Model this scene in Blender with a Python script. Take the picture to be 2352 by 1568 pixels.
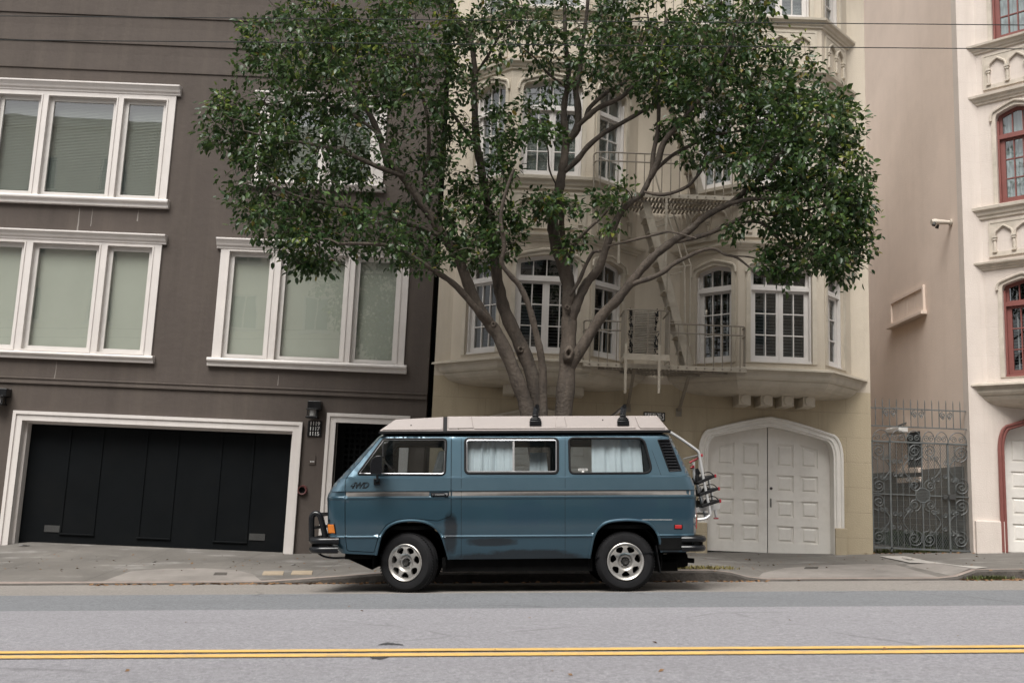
import bpy, bmesh, math, random
import numpy as np
from mathutils import Vector, Matrix
from mathutils.geometry import delaunay_2d_cdt
R = math.radians
random.seed(7); rng = np.random.default_rng(11)
for o in list(bpy.data.objects): bpy.data.objects.remove(o)
SC = bpy.context.scene
COL = SC.collection
# ------------------------------------------------------------------ camera
PITCH, ROLL, ZC, FPX = R(9.2), R(2.35), 0.97, 2287.0
cam = bpy.data.objects.new("camera", bpy.data.cameras.new("camera")); COL.objects.link(cam)
cam.data.lens = 35; cam.data.sensor_width = 36; cam.data.clip_end = 400; cam.data.clip_start = .05
CM = Matrix.Rotation(R(90)+PITCH, 3, 'X') @ Matrix.Rotation(ROLL, 3, 'Z')
cam.matrix_world = Matrix.Translation((0, 0, ZC)) @ CM.to_4x4()
cam.data.dof.use_dof = True; cam.data.dof.focus_distance = 12.3; cam.data.dof.aperture_fstop = 2.8
SC.camera = cam
# ------------------------------------------------------------------ sky, sun, exposure
W = bpy.data.worlds.new("World"); SC.world = W; W.use_nodes = True
SUN_EL, SUN_ROT = R(56), R(200)
nt = W.node_tree; nt.nodes.clear()
sky = nt.nodes.new('ShaderNodeTexSky'); sky.sky_type = 'NISHITA'; sky.sun_disc = False
sky.sun_elevation = SUN_EL; sky.sun_rotation = SUN_ROT; sky.dust_density = 5; sky.air_density = 1.0; sky.ozone_density = 1
hs = nt.nodes.new('ShaderNodeHueSaturation'); hs.inputs['Saturation'].default_value = .12
bg = nt.nodes.new('ShaderNodeBackground'); bg.inputs['Strength'].default_value = 0.105
ow = nt.nodes.new('ShaderNodeOutputWorld')
nt.links.new(sky.outputs[0], hs.inputs['Color']); nt.links.new(hs.outputs[0], bg.inputs[0]); nt.links.new(bg.outputs[0], ow.inputs[0])
sl = bpy.data.lights.new("sun", 'SUN'); sl.energy = 2.4; sl.angle = R(34); sl.color = (1, .965, .915)
so = bpy.data.objects.new("sun", sl); COL.objects.link(so)
# direction towards the sun: Nishita rotation 0 = +Y, clockwise seen from above
sd = Vector((math.sin(SUN_ROT)*math.cos(SUN_EL), math.cos(SUN_ROT)*math.cos(SUN_EL), math.sin(SUN_EL)))
so.rotation_euler = sd.to_track_quat('Z', 'Y').to_euler()
SC.view_settings.view_transform = 'Standard'; SC.view_settings.look = 'None'
SC.view_settings.exposure = 0.46; SC.view_settings.gamma = 1
SC.cycles.use_denoising = True
SC.cycles.max_bounces = 8; SC.cycles.transparent_max_bounces = 16
SC.cycles.caustics_reflective = False; SC.cycles.caustics_refractive = False
# ------------------------------------------------------------------ picture -> world (photo measured on a 2352 x 1568 sheet)
def ray(px, py):
    return CM @ Vector(((px-1176)/FPX, (784-py)/FPX, -1))
def at_y(px, py, Y):
    d = ray(px, py); t = Y/d.y
    return Vector((d.x*t, Y, ZC+d.z*t))
def at_x(px, py, X):
    d = ray(px, py); t = X/d.x
    return Vector((X, d.y*t, ZC+d.z*t))
def r1(x, y): return (988+x*.3121, y*.3121)
def r2(x, y): return (1458+x*.3120, y*.3120)
def r3(x, y): return (988+x*.3240, 451.6+y*.3240)
def r4(x, y): return (1458+x*.3240, 451.6+y*.3240)
def r5(x, y): return (1298+x*.20397, 639.7+y*.20397)
def r6(x, y): return (1957+x*.288, 884.4+y*.288)
def r7(x, y): return (2164+x*.3001, y*.3001)
def r8(x, y): return (2164+x*.3001, 451.6+y*.3001)
def v5(x, y): return (696.2+x*.28796, 922+y*.28796)
def v6(x, y): return (1166.6+x*.288, 922+y*.288)
KS = math.tan(R(2.6))             # the street climbs to the right
F = 17.0                          # facade line
VY = 11.2                         # near side of the van
CURB = 13.4
def lerp_tab(tab, t):
    if t <= tab[0][0]: return tab[0][1]
    for (a, b), (c, d) in zip(tab, tab[1:]):
        if t <= c: return b+(d-b)*(t-a)/(c-a)
    return tab[-1][1]
ROADG = [(-16, -.2), (-9, -.14), (0, -.02), (6.4, .06), (9.4, .02), (11.2, 0), (13.4, -.066), (15, -.1)]
def gz(x, y): return KS*x+lerp_tab(ROADG, y)
def on_road(px, py):
    d = ray(px, py); y = 10.
    for _ in range(30):
        x = d.x/d.y*y
        h = ZC-gz(x, y); y = h*d.y/(-d.z)
    return Vector((d.x/d.y*y, y, gz(d.x/d.y*y, y)))
# ------------------------------------------------------------------ object helpers
ORG = {}
def tag(o, label=None, cat=None, group=None, kind=None):
    if label: o['label'] = label
    if cat: o['category'] = cat
    if group: o['group'] = group
    if kind: o['kind'] = kind
    return o
def thing(name, label, cat, loc=(0, 0, 0), group=None):
    o = bpy.data.objects.new(name, None); COL.objects.link(o); o.empty_display_size = .2
    o.location = loc; ORG[o.name] = Vector(loc)
    return tag(o, label, cat, group)
class G:
    def __init__(s, f=None): s.v = []; s.F = []; s.S = []; s.f = f
    def add(s, vs, fs, smooth=False):
        n = len(s.v)
        s.v += [tuple(s.f(*p)) if s.f else tuple(p) for p in vs]
        s.F += [tuple(i+n for i in f) for f in fs]; s.S += [smooth]*len(fs)
    def box(s, x0, x1, y0, y1, z0, z1):
        s.add([(x, y, z) for x in (x0, x1) for y in (y0, y1) for z in (z0, z1)],
              [(0, 1, 3, 2), (4, 6, 7, 5), (0, 4, 5, 1), (2, 3, 7, 6), (0, 2, 6, 4), (1, 5, 7, 3)])
    def bar(s, p, q, w, h=None, up=(0, 0, 1)):
        p, q = Vector(p), Vector(q); d = (q-p).normalized(); up = Vector(up)
        if abs(d.dot(up)) > .98: up = Vector((0, 1, 0))
        a = d.cross(up).normalized(); b = a.cross(d).normalized(); h = h or w
        vs = [e+a*i*w/2+b*j*h/2 for e in (p, q) for i, j in ((-1, -1), (1, -1), (1, 1), (-1, 1))]
        s.add(vs, [(0, 1, 2, 3), (4, 7, 6, 5), (0, 4, 5, 1), (1, 5, 6, 2), (2, 6, 7, 3), (3, 7, 4, 0)])
    def tube(s, pts, r, n=8, closed=False, flat=None):
        pts = [Vector(p) for p in pts]; m = len(pts)
        rs = r if isinstance(r, (list, tuple)) else [r]*m
        T = []
        for i in range(m):
            a = pts[i-1] if (i or closed) else pts[0]; b = pts[(i+1) % m] if (i < m-1 or closed) else pts[-1]
            d = b-a; T.append(d.normalized() if d.length > 1e-9 else Vector((0, 0, 1)))
        N = T[0].orthogonal().normalized(); vs = []
        for i in range(m):
            N = (N-T[i]*N.dot(T[i])); N = N.normalized() if N.length > 1e-6 else T[i].orthogonal().normalized()
            B = T[i].cross(N)
            for k in range(n):
                a = 2*math.pi*k/n; vs.append(pts[i]+(N*math.cos(a)+B*math.sin(a))*rs[i])
        fs = [(i*n+k, i*n+(k+1) % n, ((i+1) % m)*n+(k+1) % n, ((i+1) % m)*n+k) for i in range(m if closed else m-1) for k in range(n)]
        s.add(vs, fs, True)
        if not closed: s.add([vs[k] for k in range(n)], [tuple(range(n))[::-1]]); s.add([vs[(m-1)*n+k] for k in range(n)], [tuple(range(n))])
    def prism(s, poly, v0, v1, caps=True):
        n = len(poly)
        s.add([(u, v0, w) for u, w in poly]+[(u, v1, w) for u, w in poly],
              [(i, (i+1) % n, n+(i+1) % n, n+i) for i in range(n)]+([tuple(range(n))[::-1], tuple(range(n, 2*n))] if caps else []))
    def plate(s, outer, holes, v0, v1, rim=True, back=False, pts=()):
        tris, P = cdt(outer, holes, pts)
        s.add([(u, v0, w) for u, w in P], tris)
        if back: s.add([(u, v1, w) for u, w in P], [t[::-1] for t in tris])
        for lp in (list(holes)+([outer] if rim else [])):
            n = len(lp)
            s.add([(u, v0, w) for u, w in lp]+[(u, v1, w) for u, w in lp], [(i, (i+1) % n, n+(i+1) % n, n+i) for i in range(n)])
    def lathe(s, prof, c, ax, n=24, ref=None):
        c, ax = Vector(c), Vector(ax).normalized(); a = ax.orthogonal().normalized() if ref is None else Vector(ref).normalized(); b = ax.cross(a)
        m = len(prof); vs = []
        for r, h in prof:
            for k in range(n):
                t = 2*math.pi*k/n; vs.append(c+ax*h+(a*math.cos(t)+b*math.sin(t))*r)
        s.add(vs, [(i*n+k, i*n+(k+1) % n, (i+1)*n+(k+1) % n, (i+1)*n+k) for i in range(m-1) for k in range(n)], True)
    def build(s, name, mat, parent=None, bevel=0, sharp=40, seg=2):
        me = bpy.data.meshes.new(name)
        org = ORG.get(parent.name, Vector()) if parent else Vector()
        me.from_pydata([(x-org.x, y-org.y, z-org.z) for x, y, z in s.v], [], s.F)
        me.polygons.foreach_set('use_smooth', s.S)
        bm = bmesh.new(); bm.from_mesh(me); bmesh.ops.recalc_face_normals(bm, faces=bm.faces); bm.to_mesh(me); bm.free()
        if any(s.S): me.set_sharp_from_angle(angle=R(sharp))
        me.materials.append(mat); o = bpy.data.objects.new(name, me); COL.objects.link(o)
        if parent: o.parent = parent; ORG[o.name] = org
        if bevel:
            b = o.modifiers.new('bevel', 'BEVEL'); b.width = bevel; b.segments = seg; b.limit_method = 'ANGLE'; b.angle_limit = R(35)
            b.harden_normals = False
        return o
def inpoly(x, y, P):
    c = False; n = len(P)
    for i in range(n):
        x0, y0 = P[i]; x1, y1 = P[i-1]
        if (y0 > y) != (y1 > y) and x < (x1-x0)*(y-y0)/(y1-y0)+x0: c = not c
    return c
def cdt(outer, holes=(), pts=()):
    V = []; E = []
    for lp in [outer]+list(holes):
        n = len(V); V += [Vector(p) for p in lp]; E += [(n+i, n+(i+1) % len(lp)) for i in range(len(lp))]
    V += [Vector(p) for p in pts]
    ov, oe, of, *_ = delaunay_2d_cdt(V, E, [], 0, 1e-6)
    P = [(v.x, v.y) for v in ov]; T = []
    for f in of:
        cx = sum(P[i][0] for i in f)/len(f); cy = sum(P[i][1] for i in f)/len(f)
        if inpoly(cx, cy, outer) and not any(inpoly(cx, cy, h) for h in holes): T.append(tuple(f))
    return T, P
def offset_poly(P, d):
    n = len(P); A = sum(P[i-1][0]*P[i][1]-P[i][0]*P[i-1][1] for i in range(n)); sg = 1 if A > 0 else -1; out = []
    for i in range(n):
        a, b, c = Vector(P[i-1]), Vector(P[i]), Vector(P[(i+1) % n])
        n1 = Vector((-(b-a).y, (b-a).x)).normalized()*sg; n2 = Vector((-(c-b).y, (c-b).x)).normalized()*sg
        m = (n1+n2); m = m.normalized() if m.length > 1e-6 else n1
        k = d/max(.4, m.dot(n1)); out.append((b.x+m.x*k, b.y+m.y*k))
    return out
def catmull(P, k=4):
    P = [Vector(p) for p in P]; out = []
    for i in range(len(P)-1):
        p0 = P[max(i-1, 0)]; p1 = P[i]; p2 = P[i+1]; p3 = P[min(i+2, len(P)-1)]
        for j in range(k):
            t = j/k; out.append(.5*((2*p1)+(p2-p0)*t+(2*p0-5*p1+4*p2-p3)*t*t+(3*p1-p0-3*p2+p3)*t**3))
    return out+[P[-1]]
def rrect(x0, x1, z0, z1, r, n=4):
    out = []
    for cx, cz, a0 in ((x1-r, z1-r, 0), (x0+r, z1-r, 90), (x0+r, z0+r, 180), (x1-r, z0+r, 270)):
        out += [(cx+r*math.cos(R(a0+90*i/n)), cz+r*math.sin(R(a0+90*i/n))) for i in range(n+1)]
    return out
def roundpoly(P, r, n=4):
    out = []; m = len(P); rr = r if isinstance(r, (list, tuple)) else [r]*m
    for i in range(m):
        a, b, c = Vector(P[i-1]), Vector(P[i]), Vector(P[(i+1) % m]); d1 = (a-b); d2 = (c-b)
        k = min(rr[i], d1.length*.45, d2.length*.45); p = b+d1.normalized()*k; q = b+d2.normalized()*k
        for j in range(n+1):
            t = j/n; out.append(tuple(p*(1-t)**2+b*2*t*(1-t)+q*t*t))
    return out
def text_mesh(s, size, f, name, mat, parent, depth=.002, shear=0, offset=0, align='CENTER', space=1, xs=1):
    cu = bpy.data.curves.new('t', 'FONT'); cu.body = s; cu.size = size; cu.extrude = depth; cu.shear = shear; cu.offset = offset
    cu.align_x = align; cu.align_y = 'CENTER'; cu.space_character = space
    ob = bpy.data.objects.new('t', cu); COL.objects.link(ob); bpy.context.view_layer.update()
    me = bpy.data.meshes.new_from_object(ob.evaluated_get(bpy.context.evaluated_depsgraph_get()))
    g = G(); g.add([f(v.co.x*xs, v.co.z, v.co.y) for v in me.vertices], [tuple(p.vertices) for p in me.polygons])
    bpy.data.objects.remove(ob); return g.build(name, mat, parent)
def text_row(s, size, pitch, f, name, mat, parent, depth=.002, offset=0):
    for i, ch in enumerate(s):
        text_mesh(ch, size, lambda a, b, c, i=i: f(a+(i-(len(s)-1)/2)*pitch, b, c), name, mat, parent, depth, offset=offset)
# ------------------------------------------------------------------ materials
def mat(name, col, rough=.6, var=.12, vs=3., bump=0., bs=60., metal=0., coat=0., spec=.5, dirt=None, dirt_amt=0., dscale=1.2, stretch=(1, 1, 1), em=None):
    m = bpy.data.materials.new(name); m.use_nodes = True; N = m.node_tree.nodes; L = m.node_tree.links
    b = N['Principled BSDF']; b.inputs['Roughness'].default_value = rough; b.inputs['Metallic'].default_value = metal
    b.inputs['Coat Weight'].default_value = coat; b.inputs['Coat Roughness'].default_value = .08; b.inputs['Specular IOR Level'].default_value = spec
    tc = N.new('ShaderNodeTexCoord'); mp = N.new('ShaderNodeMapping'); mp.inputs['Scale'].default_value = stretch
    L.new(tc.outputs['Object'], mp.inputs[0])
    nz = N.new('ShaderNodeTexNoise'); nz.inputs['Scale'].default_value = vs; nz.inputs['Detail'].default_value = 8; nz.inputs['Roughness'].default_value = .65
    L.new(mp.outputs[0], nz.inputs['Vector'])
    mx = N.new('ShaderNodeMix'); mx.data_type = 'RGBA'
    mr = N.new('ShaderNodeMapRange'); mr.inputs['From Min'].default_value = .3; mr.inputs['From Max'].default_value = .7
    L.new(nz.outputs[0], mr.inputs[0]); L.new(mr.outputs[0], mx.inputs[0])
    mx.inputs[6].default_value = (*[c*(1-var) for c in col], 1); mx.inputs[7].default_value = (*[min(1, c*(1+var)) for c in col], 1)
    out = mx.outputs[2]
    if dirt:
        n2 = N.new('ShaderNodeTexNoise'); n2.inputs['Scale'].default_value = dscale; n2.inputs['Detail'].default_value = 10; n2.inputs['Roughness'].default_value = .7
        L.new(mp.outputs[0], n2.inputs['Vector'])
        m2 = N.new('ShaderNodeMapRange'); m2.inputs['From Min'].default_value = .45; m2.inputs['From Max'].default_value = .75; m2.inputs['To Max'].default_value = dirt_amt
        L.new(n2.outputs[0], m2.inputs[0])
        x2 = N.new('ShaderNodeMix'); x2.data_type = 'RGBA'; L.new(m2.outputs[0], x2.inputs[0]); L.new(out, x2.inputs[6]); x2.inputs[7].default_value = (*dirt, 1)
        out = x2.outputs[2]
    L.new(out, b.inputs['Base Color'])
    if bump:
        n3 = N.new('ShaderNodeTexNoise'); n3.inputs['Scale'].default_value = bs; n3.inputs['Detail'].default_value = 6
        L.new(tc.outputs['Object'], n3.inputs['Vector'])
        bp = N.new('ShaderNodeBump'); bp.inputs['Strength'].default_value = bump; bp.inputs['Distance'].default_value = .02
        L.new(n3.outputs[0], bp.inputs['Height']); L.new(bp.outputs[0], b.inputs['Normal'])
    m['out'] = 1
    return m
def srgb(r, g, b): return tuple(((c/255+.055)/1.055)**2.4 if c > 10 else c/255/12.92 for c in (r, g, b))
def glass(name, tint, f0=.08, rough=.01):
    m = bpy.data.materials.new(name); m.use_nodes = True; N = m.node_tree.nodes; L = m.node_tree.links; N.clear()
    o = N.new('ShaderNodeOutputMaterial'); t = N.new('ShaderNodeBsdfTransparent'); t.inputs[0].default_value = (*tint, 1)
    g = N.new('ShaderNodeBsdfGlossy'); g.inputs['Roughness'].default_value = rough
    tc = N.new('ShaderNodeTexCoord'); nz = noise(N, L, tc.outputs['Object'], .9, 2)
    bp = N.new('ShaderNodeBump'); bp.inputs['Strength'].default_value = .03; bp.inputs['Distance'].default_value = .05; L.new(nz, bp.inputs['Height'])
    L.new(bp.outputs[0], g.inputs['Normal'])
    ge = N.new('ShaderNodeNewGeometry'); dt = N.new('ShaderNodeVectorMath'); dt.operation = 'DOT_PRODUCT'; L.new(ge.outputs['Incoming'], dt.inputs[0]); L.new(ge.outputs['Normal'], dt.inputs[1])
    f5 = mth(N, L, 'POWER', mth(N, L, 'SUBTRACT', 1.0, mth(N, L, 'ABSOLUTE', dt.outputs['Value']), True), 5.)
    a = mth(N, L, 'ADD', mth(N, L, 'MULTIPLY', f5, 1-f0), f0, True)
    x = N.new('ShaderNodeMixShader'); L.new(a, x.inputs[0]); L.new(t.outputs[0], x.inputs[1]); L.new(g.outputs[0], x.inputs[2]); L.new(x.outputs[0], o.inputs[0])
    return m
def colsock(m): return m.node_tree.nodes['Principled BSDF'].inputs['Base Color'].links[0].from_socket
def overlay(m, fac_fn, col):
    """mix a colour over the material; fac_fn(N, L, texcoord) returns a factor socket"""
    N = m.node_tree.nodes; L = m.node_tree.links; b = N['Principled BSDF']
    src = colsock(m); tc = N.new('ShaderNodeTexCoord'); f = fac_fn(N, L, tc.outputs['Object'])
    x = N.new('ShaderNodeMix'); x.data_type = 'RGBA'; L.new(f, x.inputs[0]); L.new(src, x.inputs[6]); x.inputs[7].default_value = (*col, 1)
    L.new(x.outputs[2], b.inputs['Base Color'])
def mth(N, L, op, a, b=None, clamp=False):
    n = N.new('ShaderNodeMath'); n.operation = op; n.use_clamp = clamp
    for i, v in enumerate((a, b)):
        if v is None: continue
        if isinstance(v, (int, float)): n.inputs[i].default_value = v
        else: L.new(v, n.inputs[i])
    return n.outputs[0]
def noise(N, L, vec, scale, detail=5, stretch=None, rough=.6):
    if stretch:
        mp = N.new('ShaderNodeMapping'); mp.inputs['Scale'].default_value = stretch; L.new(vec, mp.inputs[0]); vec = mp.outputs[0]
    n = N.new('ShaderNodeTexNoise'); n.inputs['Scale'].default_value = scale; n.inputs['Detail'].default_value = detail; n.inputs['Roughness'].default_value = rough
    L.new(vec, n.inputs['Vector']); return n.outputs[0]
def ramp(N, L, v, a, b, lo=0., hi=1.):
    m = N.new('ShaderNodeMapRange'); m.inputs['From Min'].default_value = a; m.inputs['From Max'].default_value = b
    m.inputs['To Min'].default_value = lo; m.inputs['To Max'].default_value = hi; L.new(v, m.inputs[0]); return m.outputs[0]
M = {}
M['brown'] = mat('brown stucco', (.089, .0735, .0645), .8, .10, .8, .35, 9, dirt=(.104, .087, .073), dirt_amt=.35, dscale=.5, spec=.2)
M['trim'] = mat('white trim paint', (.66, .62, .59), .45, .05, 3, .05, 20, dirt=(.42, .38, .34), dirt_amt=.18, dscale=6)
M['sash'] = mat('white sash paint', (.62, .59, .56), .45, .05, 3)
M['beige'] = mat('beige stucco', (.54, .475, .385), .8, .07, .9, .3, 55, dirt=(.36, .31, .24), dirt_amt=.35, dscale=1.0, stretch=(1, 1, .5))
M['beigelow'] = mat('yellow beige block wall', (.43, .36, .25), .8, .10, 1.2, .3, 45, dirt=(.30, .25, .18), dirt_amt=.3)
M['beigetrim'] = mat('beige moulding', (.52, .465, .38), .7, .10, 2, .1, 40, dirt=(.26, .235, .18), dirt_amt=.45, dscale=2.5)
M['pink'] = mat('pale pink stucco', (.665, .592, .535), .8, .04, .8, .25, 50, dirt=(.5, .42, .37), dirt_amt=.3)
M['pinktrim'] = mat('pink moulding', (.58, .515, .44), .7, .08, 2, .1, 40, dirt=(.27, .25, .19), dirt_amt=.6, dscale=3)
M['peach'] = mat('peach side wall', (.76, .635, .545), .85, .05, .5, .2, 40, dirt=(.45, .37, .31), dirt_amt=.35, dscale=.4)
M['siding'] = mat('taupe siding', (.155, .138, .115), .8, .15, 1.5, .1, 20, dirt=(.07, .065, .05), dirt_amt=.6, dscale=1.5, spec=.2)
M['black'] = mat('black door paint', (.0055, .0066, .0075), .55, .15, 2, .06, 30, dirt=(.010, .010, .010), dirt_amt=.5, spec=.07)
M['blackmetal'] = mat('black metal', (.007, .0075, .009), .24, .15, 4)
M['grille'] = mat('grey vent', (.075, .075, .073), .5, .1, 5, metal=.4)
M['dooroff'] = mat('off white door paint', (.78, .75, .70), .5, .05, 2, .05, 25, dirt=(.36, .32, .27), dirt_amt=.25, dscale=2.5)
M['redframe'] = mat('dull red frame paint', (.22, .078, .066), .5, .12, 4, dirt=(.16, .06, .05), dirt_amt=.3)
M['iron_lit'] = mat('painted iron lit tone', (.43, .385, .315), .5, .12, 6, .1, 60, dirt=(.26, .2, .14), dirt_amt=.5, dscale=7)  # lighter copy of one paint, lit look put into the colour
M['darkred'] = mat('dark red pipe paint', (.10, .03, .028), .5, .2, 8)
M['iron'] = mat('painted iron', (.235, .208, .168), .5, .12, 6, .1, 60, dirt=(.22, .16, .11), dirt_amt=.5, dscale=7)  # darker copy of the same paint, backlit shade put into the colour
M['gate'] = mat('weathered grey iron', (.10, .108, .108), .5, .25, 6, .1, 60, dirt=(.2, .2, .18), dirt_amt=.4, dscale=8)
M['bark'] = mat('bark', (.088, .070, .055), .9, .3, 9, .8, 26, dirt=(.036, .030, .026), dirt_amt=.75, dscale=4, stretch=(1, 1, .35))
overlay(M['bark'], lambda N, L, v: ramp(N, L, noise(N, L, v, 5, 8, (1.6, 1.6, .25), .75), .5, .66, 0, .8), (.030, .025, .021))
overlay(M['bark'], lambda N, L, v: ramp(N, L, noise(N, L, v, 2.2, 9, None, .75), .56, .7, 0, .55), (.125, .112, .092))
overlay(M['bark'], lambda N, L, v: ramp(N, L, noise(N, L, v, 14, 4, (1, 1, 2.2), .6), .63, .7, 0, .7), (.022, .018, .016))
M['paint'] = mat('blue metallic paint', (.038, .088, .122), .32, .07, 1.1, metal=.6, coat=1.0, dirt=(.034, .074, .108), dirt_amt=.4, dscale=1.6)
M['stripe'] = mat('faded grey stripe', (.27, .25, .23), .5, .12, 6)
M['roof'] = mat('beige fibreglass roof', (.33, .287, .268), .45, .04, 2, .04, 30, dirt=(.31, .27, .25), dirt_amt=.35, dscale=3)
M['rubber'] = mat('black rubber', (.009, .009, .010), .6, .2, 6, .05, 60, spec=.25)
M['tyre'] = mat('tyre rubber', (.013, .013, .014), .8, .2, 10, .1, 40, spec=.2)
M['alloy'] = mat('brushed alloy', (.50, .48, .45), .36, .10, 8, metal=.75, dirt=(.2, .18, .15), dirt_amt=.5, dscale=9)
M['darkalloy'] = mat('dark hub', (.06, .058, .055), .5, .2, 20, metal=.5)
M['chrome'] = mat('chrome trim', (.55, .55, .56), .28, .03, 5, metal=1)
M['under'] = mat('dark underbody', (.007, .007, .007), .9, .3, 8, spec=.1)
M['inner'] = mat('grey cabin trim', (.05, .05, .048), .8, .1, 5)
M['seat'] = mat('grey seat cloth', (.11, .11, .105), .9, .15, 20)
M['curtain'] = mat('pale curtain', (.60, .65, .665), .9, .05, 8)
M['amber'] = mat('amber lens', (.72, .20, .012), .25, .1, 8, coat=.5)
M['redlens'] = mat('red lens', (.42, .012, .014), .3, .1, 8, coat=.5)
M['redplastic'] = mat('red plastic', (.33, .02, .03), .4, .1, 8)
M['shade'] = mat('roller shade', (.54, .525, .46), .85, .05, 1.5)
M['slat'] = mat('slatted shade', (.36, .365, .33), .8, .05, 1.5)
M['blindlight'] = mat('pale blind', (.36, .37, .36), .7, .06, 3)
M['blinddark'] = mat('dark blind', (.27, .275, .265), .6, .15, 3)
M['dark'] = mat('dark room', (.012, .014, .015), .9, .2, 2)
M['white'] = mat('white paint', (.75, .74, .72), .5, .04, 5)
M['lampglass'] = mat('frosted lamp glass', (.35, .35, .34), .25, .1, 5)
M['wire'] = mat('wire sheath', (.02, .023, .022), .5, .1, 5)
M['opp'] = mat('cream wall opposite', (.75, .69, .58), .8, .06, .5)
M['oppdark'] = mat('dark window opposite', (.16, .2, .2), .3, .1, 1)
M['glass'] = glass('window glass', (.88, .93, .91), .22)
M['glassdark'] = glass('tinted window glass', (.86, .90, .92), .12)
M['vanglass'] = glass('van glass', (.75, .79, .805), .085)
def scored(m, w, h, amt=.25, off=.5, depth=.4):
    N = m.node_tree.nodes; L = m.node_tree.links; b = N['Principled BSDF']
    tc = N.new('ShaderNodeTexCoord'); sx = N.new('ShaderNodeSeparateXYZ'); L.new(tc.outputs['Object'], sx.inputs[0])
    cx = N.new('ShaderNodeCombineXYZ'); L.new(sx.outputs[0], cx.inputs[0]); L.new(sx.outputs[2], cx.inputs[1])
    br = N.new('ShaderNodeTexBrick'); br.inputs['Scale'].default_value = 1; br.inputs['Brick Width'].default_value = w; br.inputs['Row Height'].default_value = h
    br.inputs['Mortar Size'].default_value = .006; br.inputs['Mortar Smooth'].default_value = .4; br.offset = off
    L.new(cx.outputs[0], br.inputs['Vector'])
    k = mth(N, L, 'MULTIPLY', br.outputs['Fac'], amt)
    x = N.new('ShaderNodeMix'); x.data_type = 'RGBA'; L.new(k, x.inputs[0]); L.new(colsock(m), x.inputs[6]); x.inputs[7].default_value = (.12, .10, .08, 1); L.new(x.outputs[2], b.inputs['Base Color'])
    bp = N.new('ShaderNodeBump'); bp.inputs['Strength'].default_value = depth; bp.inputs['Distance'].default_value = .01; bp.invert = True
    L.new(br.outputs['Fac'], bp.inputs['Height'])
    if b.inputs['Normal'].links: L.new(b.inputs['Normal'].links[0].from_socket, bp.inputs['Normal'])
    L.new(bp.outputs[0], b.inputs['Normal'])
scored(M['beigelow'], .95, .42)
scored(M['pink'], 1.1, .5, .05, .5, .15)
for k_, c_, a_ in (('beige', (.38, .325, .25), .45), ('pink', (.47, .405, .35), .40), ('peach', (.58, .47, .39), .25), ('beigelow', (.27, .225, .16), .5), ('dooroff', (.55, .51, .46), .28), ('trim', (.47, .43, .39), .35), ('pinktrim', (.36, .32, .26), .4)):
    overlay(M[k_], lambda N, L, v, a_=a_: ramp(N, L, noise(N, L, v, 1.3, 9, (3.4, 3.4, .25), .72), .5, .74, 0, a_), c_)
    overlay(M[k_], lambda N, L, v, a_=a_: ramp(N, L, noise(N, L, v, .7, 9, None, .7), .52, .72, 0, a_*.6), tuple(x*.9 for x in c_))
# ------------------------------------------------------------------ ground
def asphalt(name, a, b, tint):
    m = mat(name, tint, .85, .06, .6, .5, 90)
    overlay(m, lambda N, L, v: ramp(N, L, noise(N, L, v, 26, 5, None, .8), .40, .62, 0, .8), tuple(c*.55 for c in tint))
    overlay(m, lambda N, L, v: ramp(N, L, noise(N, L, v, 60, 2), .56, .72, 0, .7), tuple(min(1, c*1.5) for c in tint))
    overlay(m, lambda N, L, v: ramp(N, L, noise(N, L, v, 1.3, 8, (.25, 1, 1)), .5, .8, 0, .35), tuple(c*.72 for c in tint))
    overlay(m, lambda N, L, v: ramp(N, L, noise(N, L, v, .5, 7, (.3, 1.6, 1), .7), .45, .7, 0, .3), tuple(c*.7 for c in tint))
    overlay(m, lambda N, L, v: ramp(N, L, noise(N, L, v, 3.0, 5, (.35, 2.2, 1), .6), .66, .72, 0, .45), tuple(c*.5 for c in tint))
    def crack(N, L, v):
        d = N.new('ShaderNodeMix'); d.data_type = 'RGBA'; d.inputs[0].default_value = .25
        n = N.new('ShaderNodeTexNoise'); n.inputs['Scale'].default_value = 1.5; n.inputs['Detail'].default_value = 6; L.new(v, n.inputs['Vector'])
        L.new(v, d.inputs[6]); L.new(n.outputs[1], d.inputs[7])
        vo = N.new('ShaderNodeTexVoronoi'); vo.feature = 'DISTANCE_TO_EDGE'; vo.inputs['Scale'].default_value = .55; L.new(d.outputs[2], vo.inputs['Vector'])
        k = ramp(N, L, vo.outputs[0], .0, .010, 1, 0)
        return mth(N, L, 'MULTIPLY', k, ramp(N, L, noise(N, L, v, .5, 2), .51, .57, 0, .5))
    overlay(m, crack, tuple(c*.35 for c in tint))
    return m
M['asphalt'] = asphalt('light asphalt', 0, 0, (.322, .314, .332))
M['asphaltdark'] = asphalt('newer asphalt', 0, 0, (.215, .222, .234))
M['pan'] = asphalt('concrete gutter', 0, 0, (.30, .275, .25))
def van_shade(N, L, v):
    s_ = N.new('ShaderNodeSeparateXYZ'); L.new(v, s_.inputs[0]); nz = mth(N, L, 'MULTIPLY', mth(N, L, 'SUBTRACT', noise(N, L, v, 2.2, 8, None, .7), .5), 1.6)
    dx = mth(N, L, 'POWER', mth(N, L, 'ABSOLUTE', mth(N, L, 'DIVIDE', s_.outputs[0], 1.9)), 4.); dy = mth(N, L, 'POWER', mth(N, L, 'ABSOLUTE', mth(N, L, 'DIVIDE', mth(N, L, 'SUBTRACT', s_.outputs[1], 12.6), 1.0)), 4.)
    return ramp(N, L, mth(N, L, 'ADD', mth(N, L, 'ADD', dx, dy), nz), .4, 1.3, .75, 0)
overlay(M['pan'], van_shade, (.05, .046, .043))  # dark ground under the van: its shadow painted into the gutter colour
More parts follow.
